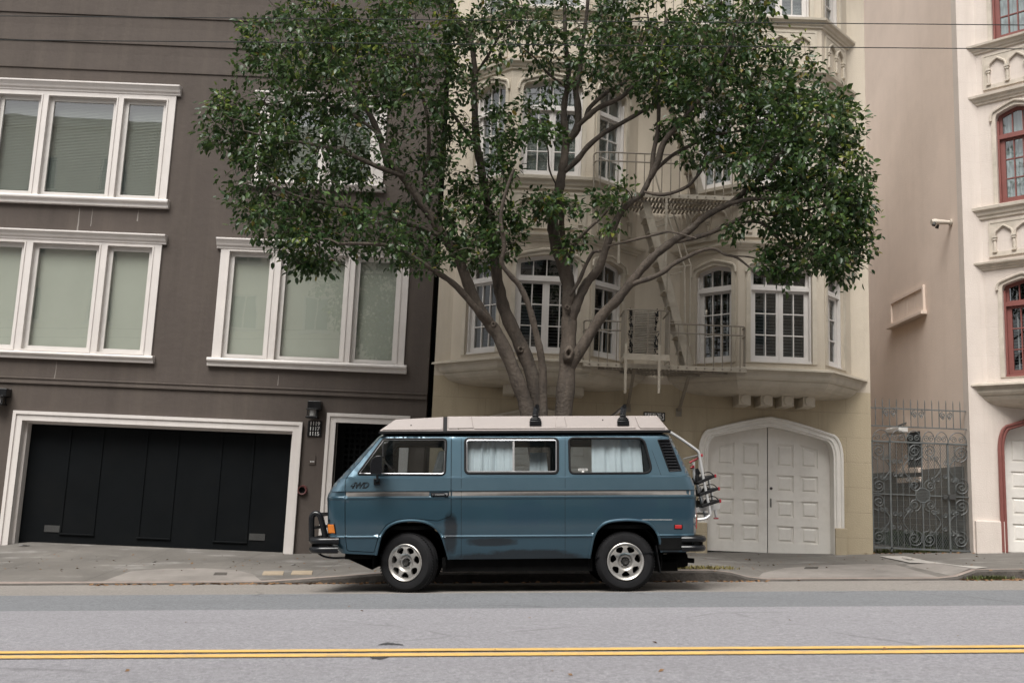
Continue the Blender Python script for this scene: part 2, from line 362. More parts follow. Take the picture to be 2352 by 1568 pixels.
M['yellow'] = mat('yellow road paint', (.78, .49, .145), .7, .1, 3, .2, 60, dirt=(.40, .31, .19), dirt_amt=.75, dscale=9)
overlay(M['yellow'], lambda N, L, v: ramp(N, L, noise(N, L, v, 5, 9, (.5, 2.5, 1), .8), .54, .64, 0, .6), (.33, .29, .24))
def concrete(name, tint, jx=1.5):
    m = mat(name, tint, .85, .14, .9, .3, 70, dirt=tuple(c*.5 for c in tint), dirt_amt=.7, dscale=1.1)
    overlay(m, lambda N, L, v: ramp(N, L, noise(N, L, v, 1.7, 9, (.6, 1.4, 1), .7), .54, .66, 0, .5), (.37, .355, .34))
    def joint(N, L, v):
        s = N.new('ShaderNodeSeparateXYZ'); L.new(v, s.inputs[0])
        w = mth(N, L, 'MULTIPLY', mth(N, L, 'SUBTRACT', noise(N, L, v, 2, 4), .5), .03)
        def line(c, p, o):
            f = mth(N, L, 'FRACT', mth(N, L, 'ADD', mth(N, L, 'DIVIDE', mth(N, L, 'ADD', c, w), p), o))
            return ramp(N, L, mth(N, L, 'ABSOLUTE', mth(N, L, 'SUBTRACT', f, .5)), 0, .012/p, 1, 0)
        return mth(N, L, 'MULTIPLY', mth(N, L, 'MAXIMUM', line(s.outputs[0], jx, .13), line(s.outputs[1], 1.35, .2)), .6)
    overlay(m, joint, tuple(c*.35 for c in tint))
    overlay(m, lambda N, L, v: ramp(N, L, noise(N, L, v, 38, 2), .68, .72, 0, .5), tuple(c*.3 for c in tint))
    return m
M['walk'] = concrete('sidewalk concrete', (.155, .143, .128), 1.53)
M['tar'] = mat('tar', (.05, .05, .052), .7, .2, 9); M['patch'] = mat('pale ground tone', (.40, .375, .345), .85, .12, 3, .2, 60)
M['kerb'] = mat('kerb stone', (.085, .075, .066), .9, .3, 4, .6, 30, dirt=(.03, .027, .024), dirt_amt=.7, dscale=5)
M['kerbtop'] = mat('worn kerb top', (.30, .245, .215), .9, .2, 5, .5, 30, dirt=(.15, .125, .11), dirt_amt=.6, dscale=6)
M['apron'] = mat('driveway apron', (.25, .228, .208), .88, .25, 1.3, .3, 60, dirt=(.16, .146, .132), dirt_amt=.9, dscale=1.5)
def sheet(name, y0, y1, m, dz, ny=14, x0=-60, x1=60, kind='structure'):
    g = G(); xs = np.linspace(x0, x1, 61); ys = np.linspace(y0, y1, ny+1); n = len(ys)
    g.add([(x, y, gz(x, y)+dz) for x in xs for y in ys], [(i*n+j, (i+1)*n+j, (i+1)*n+j+1, i*n+j+1) for i in range(60) for j in range(n-1)], True)
    return tag(g.build(name, m), kind=kind)
ydark = on_road(1176, 1396).y
sheet('road', -9, ydark, M['asphalt'], 0, 40)
sheet('asphalt_lane_strip', ydark, 11.15, M['asphaltdark'], -.0, 6)
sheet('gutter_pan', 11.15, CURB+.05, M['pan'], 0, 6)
sheet('far_sidewalk', -30, -9, M['walk'], .1, 6)
for i, (a, b) in enumerate(((1489.5, 1495), (1499.5, 1506.5))):
    sheet('yellow_centre_line', on_road(1176, b).y, on_road(1176, a).y, M['yellow'], .006, 1)
# terrain far below / behind
g = G(); g.add([(-200, -200, -14), (200, -200, -14), (200, 200, -14), (-200, 200, -14)], [(0, 1, 2, 3)]); tag(g.build('ground', M['pan']), kind='structure')
# sidewalk: outer edge follows the kerb, inner edge the doorsteps
INNER = [(-400, 1240), (0, 1252), (30, 1248), (42, 1246), (656, 1271), (720, 1270), (1300, 1269), (1600, 1268), (1910, 1273), (2000, 1272), (2600, 1266)]
inner_tab = [(at_y(a, b, F).x, at_y(a, b, F).z) for a, b in INNER]
inner_tab = [(-60, inner_tab[0][1]-KS*(60+inner_tab[0][0]))]+inner_tab+[(60, inner_tab[-1][1]+KS*(60-inner_tab[-1][0]))]
def kx(px): return at_y(px, 1330, CURB).x
KT = [(kx(600), .02), (kx(900), .135), (kx(1660), .14), (kx(1740), .02), (kx(2190), .02), (kx(2240), .13)]
def kerb_h(x): return lerp_tab(KT, x)
def walk_z(x, y):
    t = (y-CURB)/(F-CURB); t = max(0, min(1.02, t))
    zo = gz(x, CURB)+kerb_h(x); zi = lerp_tab(inner_tab, x)
    return zo+(zi-zo)*t
g = G(); xs = [-60, -40, -20]+list(np.linspace(-14, 14, 113))+[20, 40, 60]; ys = [CURB+.14]+list(np.linspace(CURB+.3, F+.5, 12)); n = len(ys)
g.add([(x, y, walk_z(x, y)) for x in xs for y in ys], [(i*n+j, (i+1)*n+j, (i+1)*n+j+1, i*n+j+1) for i in range(len(xs)-1) for j in range(n-1)], True)
tag(g.build('sidewalk', M['walk']), kind='structure')
g = G(); prof = [(0, -.1), (0, None), (.03, 1), (.155, 1), (.155, -.1)]
vs = []
for x in xs:
    h = kerb_h(x); zb = gz(x, CURB)
    wob = .012*math.sin(x*3.1)+.01*math.sin(x*7.7+1)
    vs += [(x, CURB+wob, zb-.1), (x, CURB+wob, zb+max(.005, h-.025)), (x, CURB+.03+wob, zb+h+.004), (x, CURB+.155, walk_z(x, CURB+.155)+.004), (x, CURB+.155, zb-.1)]
g.add(vs, [(i*5+j, (i+1)*5+j, (i+1)*5+j+1, i*5+j+1) for i in range(len(xs)-1) for j in (0, 1, 3)])
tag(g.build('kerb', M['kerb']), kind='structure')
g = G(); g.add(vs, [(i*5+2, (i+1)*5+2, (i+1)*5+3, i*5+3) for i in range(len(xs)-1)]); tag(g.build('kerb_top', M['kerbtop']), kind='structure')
def on_walk(px, py):
    d = ray(px, py); y = 15.
    for _ in range(40):
        x = d.x/d.y*y; y = .5*y+.5*(ZC-walk_z(x, y))*d.y/(-d.z)
    return Vector((d.x/d.y*y, y, walk_z(d.x/d.y*y, y)))
# ================================================================== buildings
def FF(u, v, w): return (u, F+v, w)
def U(px, py, dv=0): return at_y(px, py, F+dv).x
def Z(px, py, dv=0): return at_y(px, py, F+dv).z
TOPZ = 11.3
def rect(x0, x1, z0, z1): return [(x0, z0), (x1, z0), (x1, z1), (x0, z1)]
def mould(g, x0, x1, prof, yb=F):
    """profile of (outward, z) swept along x"""
    g2 = G(lambda a, b, c: (b, yb-a, c)); g2.prism(prof, x0, x1); g.add(g2.v, g2.F)
# ---------------------------------------------------------------- brown building
bx1 = U(980, 930); bx0 = -15.
brown = thing('brown_building', 'dark brown stucco apartment house with white trimmed windows and a wide black garage door', 'building', (-5.5, F, Z(656, 1272)))
gx0, gx1 = U(51, 965), U(676, 993); gzt = Z(363, 975); gzb = at_y(349, 1259, F+.26).z
dx0, dx1 = U(772, 971), U(921, 975); dzt = Z(850, 973)
WIN = [  # name, outer x, ym, panes, cornice top/bottom, pane top/bottom, sill top/bottom
 ('UL', (-35, 395), 340, [(-5, 75), (111, 249.5), (285, 365)], (208, 194), (200, 214), (192, 234), (168, 442), (190, 454), (194, 473)),
 ('LL', (-80, 361), 690, [(-50, 34), (74, 208), (247, 331)], (192, 535), (186, 555), (152, 571), (129, 795), (176, 812), (178, 828)),
 ('RR', (497, 935), 710, [(528, 610), (649, 785), (821, 906)], (716, 558), (716, 580), (717, 595), (709, 820), (705, 831), (705, 850)),
 ('UR', (590, 885), 330, [(625, 733), (762, 850)], (751, 221), (750, 239), (745, 254), (735, 412), (765, 424), (765, 438))]
holes = [rect(gx0, gx1, gzb-.3, gzt), rect(dx0, dx1, gzb-.5, dzt)]
for w in WIN:
    y = w[2]; x0, x1 = U(w[1][0], y), U(w[1][1], y); zb = Z(*w[8]); zt = Z(*w[4])
    holes.append(rect(x0+.06, x1-.06, zb+.02, zt-.03))
    g = G(FF); pl = [(U(a, y), U(b, y)) for a, b in w[3]]; pt, pb = Z(*w[6]), Z(*w[7])
    sash = [rect(a-.075, b+.075, pb-.075, pt+.075) for a, b in pl]
    g.plate(rect(x0, x1, zb, zt), sash, -.04, .10)
    for a, b in pl:   # thin inner bead of each opening
        g.plate(rect(a-.098, b+.098, pb-.098, pt+.098), [rect(a-.075, b+.075, pb-.075, pt+.075)], -.055, -.04)
    wo = g.build('window', M['trim'], brown, .006)
    g = G(FF)
    for a, b in pl: g.plate(rect(a-.078, b+.078, pb-.078, pt+.078), [rect(a, b, pb, pt)], .03, .075)
    g.build('sash', M['sash'], wo, .006)
    g = G(FF)
    for a, b in pl: g.add([(a-.01, .055, pb-.01), (b+.01, .055, pb-.01), (b+.01, .055, pt+.01), (a-.01, .055, pt+.01)], [(0, 1, 2, 3)])
    g.build('pane', M['glass'], wo)
    g = G(FF)
    for k, (a, b) in enumerate(pl):
        if w[0] in ('UL', 'UR'):
            n = int((pt-pb)/.028)
            for i in range(n):
                z = pb+i*(pt-pb)/n; g.add([(a-.03, .13, z), (b+.03, .13, z), (b+.03, .155, z+.034), (a-.03, .155, z+.034)], [(0, 1, 2, 3)])
        else:
            z0 = pb-.02+(.0 if k == 1 else .03); g.box(a-.03, b+.03, .13, .134, z0+.03, pt+.05); g.box(a-.03, b+.03, .125, .14, z0, z0+.03)
    g.build('shade', M['slat' if w[0] in ('UL', 'UR') else 'shade'], wo)
    g = G(); c0, c1 = zt, Z(*w[4]); ct = Z(*w[4]); cb = Z(*w[5])
    mould(g, x0-.075, x1+.075, [(-.02, cb), (.055, cb), (.06, cb+.035), (.085, cb+.05), (.10, cb+.085), (.135, ct-.035), (.145, ct-.03), (.145, ct), (-.02, ct+.012)])
    g.build('cornice', M['trim'], wo, .006)
    g = G(); sb, st = Z(*w[9]), zb; h = st-sb
    mould(g, x0-.06, x1+.06, [(-.02, sb), (.075, sb), (.08, sb+h*.42), (.10, sb+h*.5), (.125, sb+h*.6), (.13, sb+h*.8), (.115, st), (-.02, st+.012)])
    g.build('sill', M['trim'], wo, .008)
g = G(FF); g.plate(rect(bx0, bx1, -3, TOPZ), holes, 0, .14, rim=True)
g.build('wall', M['brown'], brown)
g = G(); g.box(bx1-.12, bx1-.004, F+.145, F+12, -3, TOPZ-.01); g.box(bx0, bx0+.1, F+.145, F+12, -3, TOPZ-.01); g.box(bx0, bx1, F+11.9, F+12, -3, TOPZ-.02)
g.box(bx0, bx1-.13, F+.15, F+11.8, TOPZ-.1, TOPZ-.03)
g.build('side_wall', M['brown'], brown)
g = G(); g.box(bx0+.2, bx1-.2, F+.55, F+.6, 1.9, TOPZ-.2); g.box(dx0-.3, dx1+.3, F+.75, F+.8, gzb-.6, 1.88); g.build('room_interior', M['dark'], brown)
for ls in (((285, 38),), ((272, 101),), ((262, 163),), ((262, 155),)):
    z = Z(*ls[0]); g = G(); tall = .05 if ls[0][1] == 155 else .32
    w_ = .02 if tall > .1 else .014; mould(g, bx0, bx1+.0, [(-.02, z), (w_, z), (w_, z+.02), (.004, z+tall), (-.02, z+tall)])
    g.build('siding_lap', M['brown'], brown)
g = G(); z0, z1 = Z(487, 898), Z(487, 887)
mould(g, bx0, bx1, [(-.02, z0), (.035, z0), (.035, z0+.03), (.03, z0+.04), (.03, z1-.01), (.045, z1), (.045, z1+.02), (-.02, z1+.035)])
g.build('belt_moulding', M['brown'], brown, .004)
# garage
def frame_u(g, x0, x1, zt, zb0, zb1, w, v0, v1):
    g.plate([(x0-w, zb0), (x0, zb0), (x0, zt), (x1, zt), (x1, zb1), (x1+w, zb1), (x1+w, zt+w), (x0-w, zt+w)], [], v0, v1)
g = G(FF); fw = .135
frame_u(g, gx0+.02, gx1-.02, gzt-.02, gzb-.25, gzb-.3, fw+.02, -.045, .02)
frame_u(g, gx0-fw+.05, gx1+fw-.05, gzt+fw-.05, gzb-.25, gzb-.3, .055, -.07, -.045)
g.plate([(gx0-.03, gzb-.3), (gx0+.02, gzb-.3), (gx0+.02, gzt-.02), (gx1-.02, gzt-.02), (gx1-.02, gzb-.3), (gx1+.03, gzb-.3), (gx1+.03, gzt+.03), (gx0-.03, gzt+.03)], [], .02, .265)
g.plate([(gx0, gzb-.3), (gx0+.06, gzb-.3), (gx0+.06, gzt-.06), (gx1-.06, gzt-.06), (gx1-.06, gzb-.3), (gx1, gzb-.3), (gx1, gzt), (gx0, gzt)], [], .10, .24)
g.build('garage_frame', M['trim'], brown, .006)
D26 = .26
def q26(px, py): p = at_y(px, py, F+D26); return p.x, p.z
g = G(FF); g.box(gx0-.02, gx1+.02, D26, D26+.05, gzb, gzt+.02)
for k in range(10):
    x = gx0+(k+.5)*(gx1-gx0)/10; pass
gd = g.build('garage_door', M['black'], brown, .004)
g = G(FF)
for (a, b), (c, d), zb in (((325, 283), (485, 432), (360, 890)), ((678, 633), (828, 783), (707, 908)), ((1022, 985), (1172, 1135), (1060, 925))):
    xa = q26(a/2, 784+405/2)[0]; xb = q26(d/2, 784+zb[1]/2)[0]; z0 = q26(zb[0]/2, 784+zb[1]/2)[1]; z1 = gzt-.12
    g.box(xa, xa+.035, D26-.018, D26, z0+.028, z1); g.box(xb-.035, xb, D26-.018, D26, z0+.028, z1); g.box(xa-.005, xb+.005, D26-.03, D26, z0, z0+.028); g.box(xa, xb, D26-.02, D26, z1, z1+.03)
g.build('panel_moulding', M['black'], gd, .006)
def vent(px0, py0, px1, py1):
    x0, z1 = q26(px0, py0); x1, z0 = q26(px1, py1); g = G(FF); nx = 14; nz = 5
    hs_ = []
    for i in range(nx):
        for j in range(nz):
            cx = x0+(i+.5+.0)*(x1-x0)/nx; cz = z0+(j+.5)*(z1-z0)/nz; r = (x1-x0)/nx*.26
            hs_.append([(cx-r, cz), (cx, cz-r), (cx+r, cz), (cx, cz+r)])
    g.plate(rect(x0-.015, x1+.015, z0-.012, z1+.012), hs_, D26-.012, D26-.004); g.build('vent', M['grille'], gd)
vent(105, 1207, 136, 1220); vent(575, 1226, 606, 1239)
# entrance
g = G(FF); frame_u(g, dx0, dx1, dzt, gzb-.4, gzb-.4, .15, -.04, .03); frame_u(g, dx0-.10, dx1+.10, dzt+.10, gzb-.4, gzb-.4, .055, -.065, -.04)
frame_u(g, dx0-.02, dx1+.02, dzt+.02, gzb-.4, gzb-.4, .05, .03, .35)
g.build('door_frame', M['trim'], brown, .006)
g = G(FF)
hs_ = [rect(dx0+.12+i*.095, dx0+.18+i*.095, gzb+.5+j*.095, gzb+.56+j*.095) for i in range(10) for j in range(18)]
g.plate(rect(dx0-.05, dx1+.05, gzb-.4, dzt+.05), hs_, .33, .37); g.build('door', M['black'], brown, 0)
# wall fittings of the brown house
def wall_lamp(cx, ty, by, label):
    x = U(cx, (ty+by)/2); zt = Z(cx, ty); zb = Z(cx, by); h = zt-zb
    t = thing('wall_lamp', label, 'lamp', (x, F, zb), 'black lanterns flanking the garage')
    g = G(FF); g.box(x-.03, x+.13, -.03, 0, zb+h*.48, zt-.01); g.box(x-.085, x+.14, -.20, -.03, zb+h*.50, zt-.02); g.build('hood', M['blackmetal'], t, .008)
    g = G(FF)
    for a, b in ((-.085, -.20), (.065, -.20), (-.085, -.06), (.065, -.06)): g.box(x+a-.008+.01, x+a+.008+.01, b-.008, b+.008, zb+.03, zb+h*.52)
    g.box(x-.10, x+.10, -.22, -.04, zb, zb+.03); g.box(x-.10, x+.10, -.22, -.04, zb+h*.46, zb+h*.52); g.build('cage', M['blackmetal'], t, .003)
    g = G(); g.lathe([(0, .0), (.055, .0), (.055, h*.42), (0, h*.42)], (x, F-.13, zb+.04), (0, 0, 1), 14); g.build('lamp_glass', M['lampglass'], t)
wall_lamp(722, 920, 962, 'black lantern above the 1119 1117 1115 number plate right of the garage')
wall_lamp(8, 891, 932, 'black lantern cut by the left edge above the garage frame')
x0, x1 = U(707, 984), U(739, 984); z1, z0 = Z(723, 967), Z(723, 1002)
t = thing('house_number_plate', 'black plate with white numbers 1119, 1117 and 1115 under the lantern', 'number plate', ((x0+x1)/2, F, z0))
g = G(FF); g.box(x0, x1, -.025, 0, z0, z1); g.build('plate', M['blackmetal'], t, .004)
for i, s in enumerate(('1119', '1117', '1115')):
    text_row(s, .088, (x1-x0)*.185, lambda a, b, c, i=i: ((x0+x1)/2+a, F-.028+b, z1-(z1-z0)*(i+.5)/3+c), 'numeral', M['white'], t, .002, .002)
x0, x1 = U(711, 1056), U(725, 1056); z1, z0 = Z(718, 1046), Z(718, 1066)
t = thing('doorbell_panel', 'brown doorbell panel with three pale buttons beside the doorway', 'doorbell', ((x0+x1)/2, F, z0))
g = G(FF); g.box(x0, x1, -.02, 0, z0, z1); g.build('panel', M['brown'], t, .003)
for i in range(3):
    g = G(); g.lathe([(0, .012), (.009, .01), (.011, 0)], (x0+(x1-x0)*(.25+.25*i), F-.02, z0+.045), (0, -1, 0), 10); g.build('button', M['white'], t)
c = at_y(695, 1125, F)
t = thing('standpipe_inlet', 'round red rimmed pipe inlet low on the brown wall beside the garage frame', 'pipe inlet', (c.x, F, c.z))
g = G(); g.lathe([(.05, .0), (.055, .06), (.076, .065), (.08, .02), (.085, 0)], c, (0, -1, 0), 24); g.build('rim', M['darkred'], t)
g = G(); g.lathe([(0, -.02+.03), (.055, .03), (.055, .055), (.045, .058)], c, (0, -1, 0), 20); g.build('mouth', M['under'], t)
def drips(N, L, v):
    s_ = N.new('ShaderNodeSeparateXYZ'); L.new(v, s_.inputs[0]); tot = None; wob = mth(N, L, 'MULTIPLY', mth(N, L, 'SUBTRACT', noise(N, L, v, 6, 4), .5), .05)
    for px, r0, r1, w in ((183, 478, 532, .022), (318, 482, 508, .016), (213, 478, 520, .010), (130, 830, 870, .012), (640, 860, 885, .012)):
        a, b = at_y(px, r0, F)-brown.location, at_y(px, r1, F)-brown.location
        t = ramp(N, L, s_.outputs[2], b.z, a.z, 1, .25); d = mth(N, L, 'ABSOLUTE', mth(N, L, 'SUBTRACT', mth(N, L, 'ADD', s_.outputs[0], wob), a.x))
        k = mth(N, L, 'MULTIPLY', ramp(N, L, mth(N, L, 'DIVIDE', d, t), w*.4, w, .5, 0), mth(N, L, 'MULTIPLY', mth(N, L, 'GREATER_THAN', s_.outputs[2], b.z), mth(N, L, 'LESS_THAN', s_.outputs[2], a.z)))
        tot = k if tot is None else mth(N, L, 'MAXIMUM', tot, k)
    return tot
overlay(M['brown'], lambda N, L, v: ramp(N, L, noise(N, L, v, 1.0, 8, (3.2, 1, .22), .7), .47, .7, 0, .55), (.116, .097, .081))
overlay(M['brown'], lambda N, L, v: ramp(N, L, noise(N, L, v, 1.0, 6, (2.1, 1, .3), .7), .52, .75, 0, .5), (.060, .050, .044))
overlay(M['brown'], drips, (.42, .39, .36))
g = G(); g.box(bx1-.0+.005, U(993, 930)-.005, F+.35, F+.4, -2, TOPZ); g.build('gap_dark', M['under'], brown)  # black panel standing in for the darkness between the houses
# ---------------------------------------------------------------- bays shared by the two pale houses
BD = .75
def zb_(py, px=1255): return at_y(px, py, F-BD).z
LV = {1: (zb_(812), zb_(638), zb_(606), zb_(583)), 2: (zb_(404), zb_(244), zb_(207), zb_(179))}
FLH = zb_(20)-LV[2][0]
LV[3] = tuple(v+FLH for v in LV[2])
SLAB, HEAD1, SILL2, HEAD2, SILL3 = zb_(831), (zb_(555), zb_(538)), (zb_(434), zb_(406)), (zb_(162), zb_(142)), (zb_(41), zb_(22))
def arch_poly(u0, u1, z0, zs, zp, t0=.84, k=.58, n=6):
    c, a, h = (u0+u1)/2, (u1-u0)/2, zp-zs
    top = []
    for t in [1-(1-t0)*(1-math.cos(math.pi/2*i/n)) for i in range(n+1)][::1]:
        pass
    q = [(1-(1-t0)*(1-math.cos(R(90*i/n))), k*h*math.sin(R(90*i/n))) for i in range(n+1)]+[(t0*(1-j/4), k*h+(1-k)*h*(1-(1-j/4)**1.25)) for j in range(1, 4)]
    right = [(c+a*t, zs+z) for t, z in q]; left = [(c-a*t, zs+z) for t, z in q][::-1]
    return [(u0, z0), (u1, z0)]+right+[(c, zp)]+left
def arch_top(u, u0, u1, zs, zp, t0=.84, k=.58):
    c, a, h = (u0+u1)/2, (u1-u0)/2, zp-zs; t = min(1, abs(u-c)/a)
    if t <= t0: return zs+k*h+(1-k)*h*(1-(t/t0)**1.25)
    return zs+k*h*math.sqrt(max(0, 1-((t-t0)/(1-t0))**2))
def sweep(g, plan, prof, yw):
    rows = []
    for o, w in prof:
        P = [Vector(p) for p in plan]; L = []
        for a, b in zip(P, P[1:]):
            d = (b-a).normalized(); nrm = Vector((d.y, -d.x)); L.append((a+nrm*o, d))
        row = []
        for i in range(len(P)):
            if i == 0 or i == len(P)-1:
                a, d = L[0] if i == 0 else L[-1]
                if abs(d.y) > .05: t = (yw-a.y)/d.y; row.append(a+d*t)
                else: row.append(a if i == 0 else a+d*(P[-1]-P[-2]).length)
            else:
                a, d = L[i-1]; b, e = L[i]; den = d.x*e.y-d.y*e.x
                t = ((b.x-a.x)*e.y-(b.y-a.y)*e.x)/den; row.append(a+d*t)
        rows.append([(p.x, p.y, w) for p in row])
    n = len(plan); m = len(prof)
    g.add([p for r in rows for p in r], [(i*n+j, i*n+j+1, (i+1)*n+j+1, (i+1)*n+j) for i in range(m-1) for j in range(n-1)])
def arcade(g, u0, u1, z0, z1, n):
    """blind arcade in relief: sunk panels, little columns and pointed arches"""
    w = (u1-u0)/n; zs = z0+(z1-z0)*.58; zp = z0+(z1-z0)*.86; hl = []
    for i in range(n):
        a, b = u0+i*w+.035, u0+(i+1)*w-.035
        hl.append(arch_poly(a, b, z0+.05, zs, zp, .7, .6, 4))
    g.plate(rect(u0-.05, u1+.05, z0, z1), hl, -.022, .03)
    for i in range(n):
        a, b = u0+i*w+.02, u0+(i+1)*w-.02
        pts = arch_poly(a, b, z0, zs, zp+.02, .7, .6, 4)[2:]
        g.tube([(u, -.03, z) for u, z in pts], .02, 6)
    for i in range(n+1):
        u = u0+i*w; uu = min(max(u, u0+.02), u1-.02)
        g.tube([(uu, -.03, z0+.06), (uu, -.03, zs-.09)], .022, 8)
        g.box(uu-.04, uu+.04, -.06, 0, zs-.03, zs+.005); g.box(uu-.032, uu+.032, -.05, 0, zs-.07, zs-.035); g.box(uu-.035, uu+.035, -.055, 0, z0+.045, z0+.075)
    g.plate(rect(u0-.08, u1+.08, z0-.03, z1+.04), [rect(u0-.05, u1+.05, z0, z1)], -.03, .02)
def bay_window(parent, f, u0, u1, lv, ncase, cols, wood, blind, dk):
    z0, zt, zs, zp = lv; fr = .05
    op = arch_poly(u0, u1, z0, zs, zp); lites = []
    ut0, ut1 = u0+fr+.02, u1-fr-.02; ncol = cols*ncase; w = (ut1-ut0)/ncol
    for i in range(ncol):
        a, b = ut0+i*w+.009, ut0+(i+1)*w-.009
        lo = zt+.06; tp = [(b-(b-a)*k/4, arch_top(b-(b-a)*k/4, u0, u1, zs, zp)-.065) for k in range(5)]
        lites.append([(a, lo), (b, lo)]+tp)
    cw = (u1-u0-2*fr)/ncase
    for c in range(ncase):
        a0, a1 = u0+fr+c*cw+.05, u0+fr+(c+1)*cw-.05; lw = (a1-a0)/cols; b0, b1 = z0+.12, zt-.07; lh = (b1-b0)/3
        for i in range(cols):
            for j in range(3): lites.append(rect(a0+i*lw+.009, a0+(i+1)*lw-.009, b0+j*lh+.009, b0+(j+1)*lh-.009))
    g = G(f); g.plate(op, lites, .11, .15, pts=())
    g.box(u0+.003, u1-.003, .06, .108, zt-.045, zt+.03); g.box(u0+.003, u1-.003, .03, .108, z0+.002, z0+.045)
    for c in range(1, ncase): g.box(u0+fr+c*cw-.012, u0+fr+c*cw+.012, .098, .1085, z0+.05, zt-.05)
    g.box(u0+.003, u0+.035, .05, .108, z0+.047, zs); g.box(u1-.035, u1-.003, .05, .108, z0+.047, zs)
    wo = g.build('window', wood, parent, .004)
    g = G(f); P = [(u, z) for u, z in op]; g.add([(u, .135, z) for u, z in P], [tuple(range(len(P)))]); g.build('pane', M['glass'] if not dk else M['glassdark'], wo)
    sp = .055 if blind == 'open' else .027; g = G(f); n = int((zp-z0)/sp); a, b = (.035, .19) if blind != 'curtain' else (0, .2)
    if blind == 'curtain':
        m = 30; vs = []
        for i in range(m+1):
            u = u0+.03+(u1-u0-.06)*i/m; y = .22+.03*math.sin(i*1.7)+.012*math.sin(i*.6)
            vs += [(u, y, z0), (u, y, zp)]
        g.add(vs, [(2*i, 2*i+2, 2*i+3, 2*i+1) for i in range(m)], True); g.build('curtain', M['curtain'], wo)
    else:
        for i in range(n):
            z = z0+.05+i*sp; tilt = .012 if blind == 'open' else .032
            u = [max(u0, u0+.01), u1-.01]
            if z > zs:
                h = (zp-z)/(zp-zs); c_ = (u0+u1)/2; a_ = (u1-u0)/2*min(1, h*1.3+.1); u = [c_-a_, c_+a_]
            g.add([(u[0], .19, z), (u[1], .19, z), (u[1], .19+sp*.8, z+tilt), (u[0], .19+sp*.8, z+tilt)], [(0, 1, 2, 3)])
        for uu in (u0+(u1-u0)*.27, u0+(u1-u0)*.73): g.box(uu-.012, uu+.012, .184, .186, z0+.03, zs)
        g.build('blind', M['blinddark'] if blind == 'open' else M['blindlight'], wo)
def bay(parent, T0, C0, C1, T1, wallm, trimm, wood, faces=(0, 1, 2), skin=None, blinds=('open', 'closed', 'closed'), arch_ns=(2, 3, 2)):
    plan = [(T0, F), (C0, F-BD), (C1, F-BD), (T1, F)]
    gw = G(); gd_ = G(); gt = G()
    for k in range(3):
        a, b = Vector(plan[k]), Vector(plan[k+1]); d = (b-a).normalized(); L = (b-a).length; nin = Vector((-d.y, d.x))
        def f(u, v, w, a=a, d=d, nin=nin): p = a+d*u+nin*v; return (p.x, p.y, w)
        if k == 0: u0, u1 = .28*L, .90*L
        elif k == 2: u0, u1 = .10*L, .72*L
        else: u0, u1 = L/2-.5*.72*L, L/2+.5*.72*L
        ops = [arch_poly(u0, u1, LV[n][0], LV[n][2], LV[n][3]) for n in (1, 2, 3)]
        gw.f = f; gw.plate(rect(0, L, SLAB-.02, TOPZ), ops, 0, .2, rim=False)
        gd_.f = f; gd_.box(.02 if k else .3, L-.02 if k < 2 else L-.3, .42, .44, SLAB, TOPZ-.1)
        gt.f = f
        for n in (1, 2, 3):     # stepped moulding round each arched opening
            ap = arch_poly(u0+.003, u1-.003, LV[n][0]+.003, LV[n][2], LV[n][3]-.003); big = arch_poly(u0-.07, u1+.07, LV[n][0]-.003, LV[n][2], LV[n][3]+.075)
            gt.plate(big, [ap], -.018, .002)
            big2 = arch_poly(u0-.085, u1+.085, LV[n][0]-.01, LV[n][2], LV[n][3]+.09); ap2 = arch_poly(u0-.06, u1+.06, LV[n][0]-.02, LV[n][2], LV[n][3]+.06)
            gt.plate(big2[2:], [], -.034, -.018, rim=False) if False else None
            hood = [(u, -.03, z) for u, z in arch_poly(u0-.075, u1+.075, 0, LV[n][2], LV[n][3]+.08)[2:]]
            gt.tube(hood, .024, 6)
        if k in faces:
            for n in (1, 2, 3):
                bay_window(parent, f, u0, u1, LV[n], 2 if k == 1 else 1, 2 if k == 1 else (3 if k == 0 else 2), wood, blinds[n-1], n == 1)
        for zlo, zhi in ((HEAD1[1]+.12, SILL2[0]-.10), (HEAD2[1]+.12, SILL3[0]-.10)):
            m = .17 if k == 1 else .2
            arcade(gt, m, L-m, zlo, zhi, arch_ns[k])
    gw.build('bay_wall', wallm, parent); gd_.build('room_interior', M['dark'], parent)
    gt.f = None; gt.build('bay_moulding', trimm, parent, 0)
    yw = F+.01
    for nm, prof in (('head_cornice', HEAD1), ('sill_cornice', SILL2), ('head_cornice', HEAD2), ('sill_cornice', SILL3)):
        lo, hi = prof; h = hi-lo; g = G()
        P_ = [(-.02, lo-.02), (.03, lo), (.035, lo+h*.2), (.06, lo+h*.3), (.075, lo+h*.55), (.115, lo+h*.7), (.12, lo+h*.95), (.10, hi), (-.02, hi+.03)]
        sweep(g, plan, P_, yw); g.build(nm, trimm, parent)
    g = G(); s = SLAB
    P_ = [(-.02, s+.06), (.10, s+.045), (.20, s+.02), (.205, s-.012), (.15, s-.02), (.13, s-.06), (.125, s-.12), (.10, s-.16), (.07, s-.17), (.065, s-.2), (.03, s-.25), (-.03, s-.30), (-.12, s-.335), (-.25, s-.36), (-.4, s-.37), (-.5, s-.375)]
    sweep(g, plan, P_, yw); g.build('bay_base', skin or trimm, parent, 0)
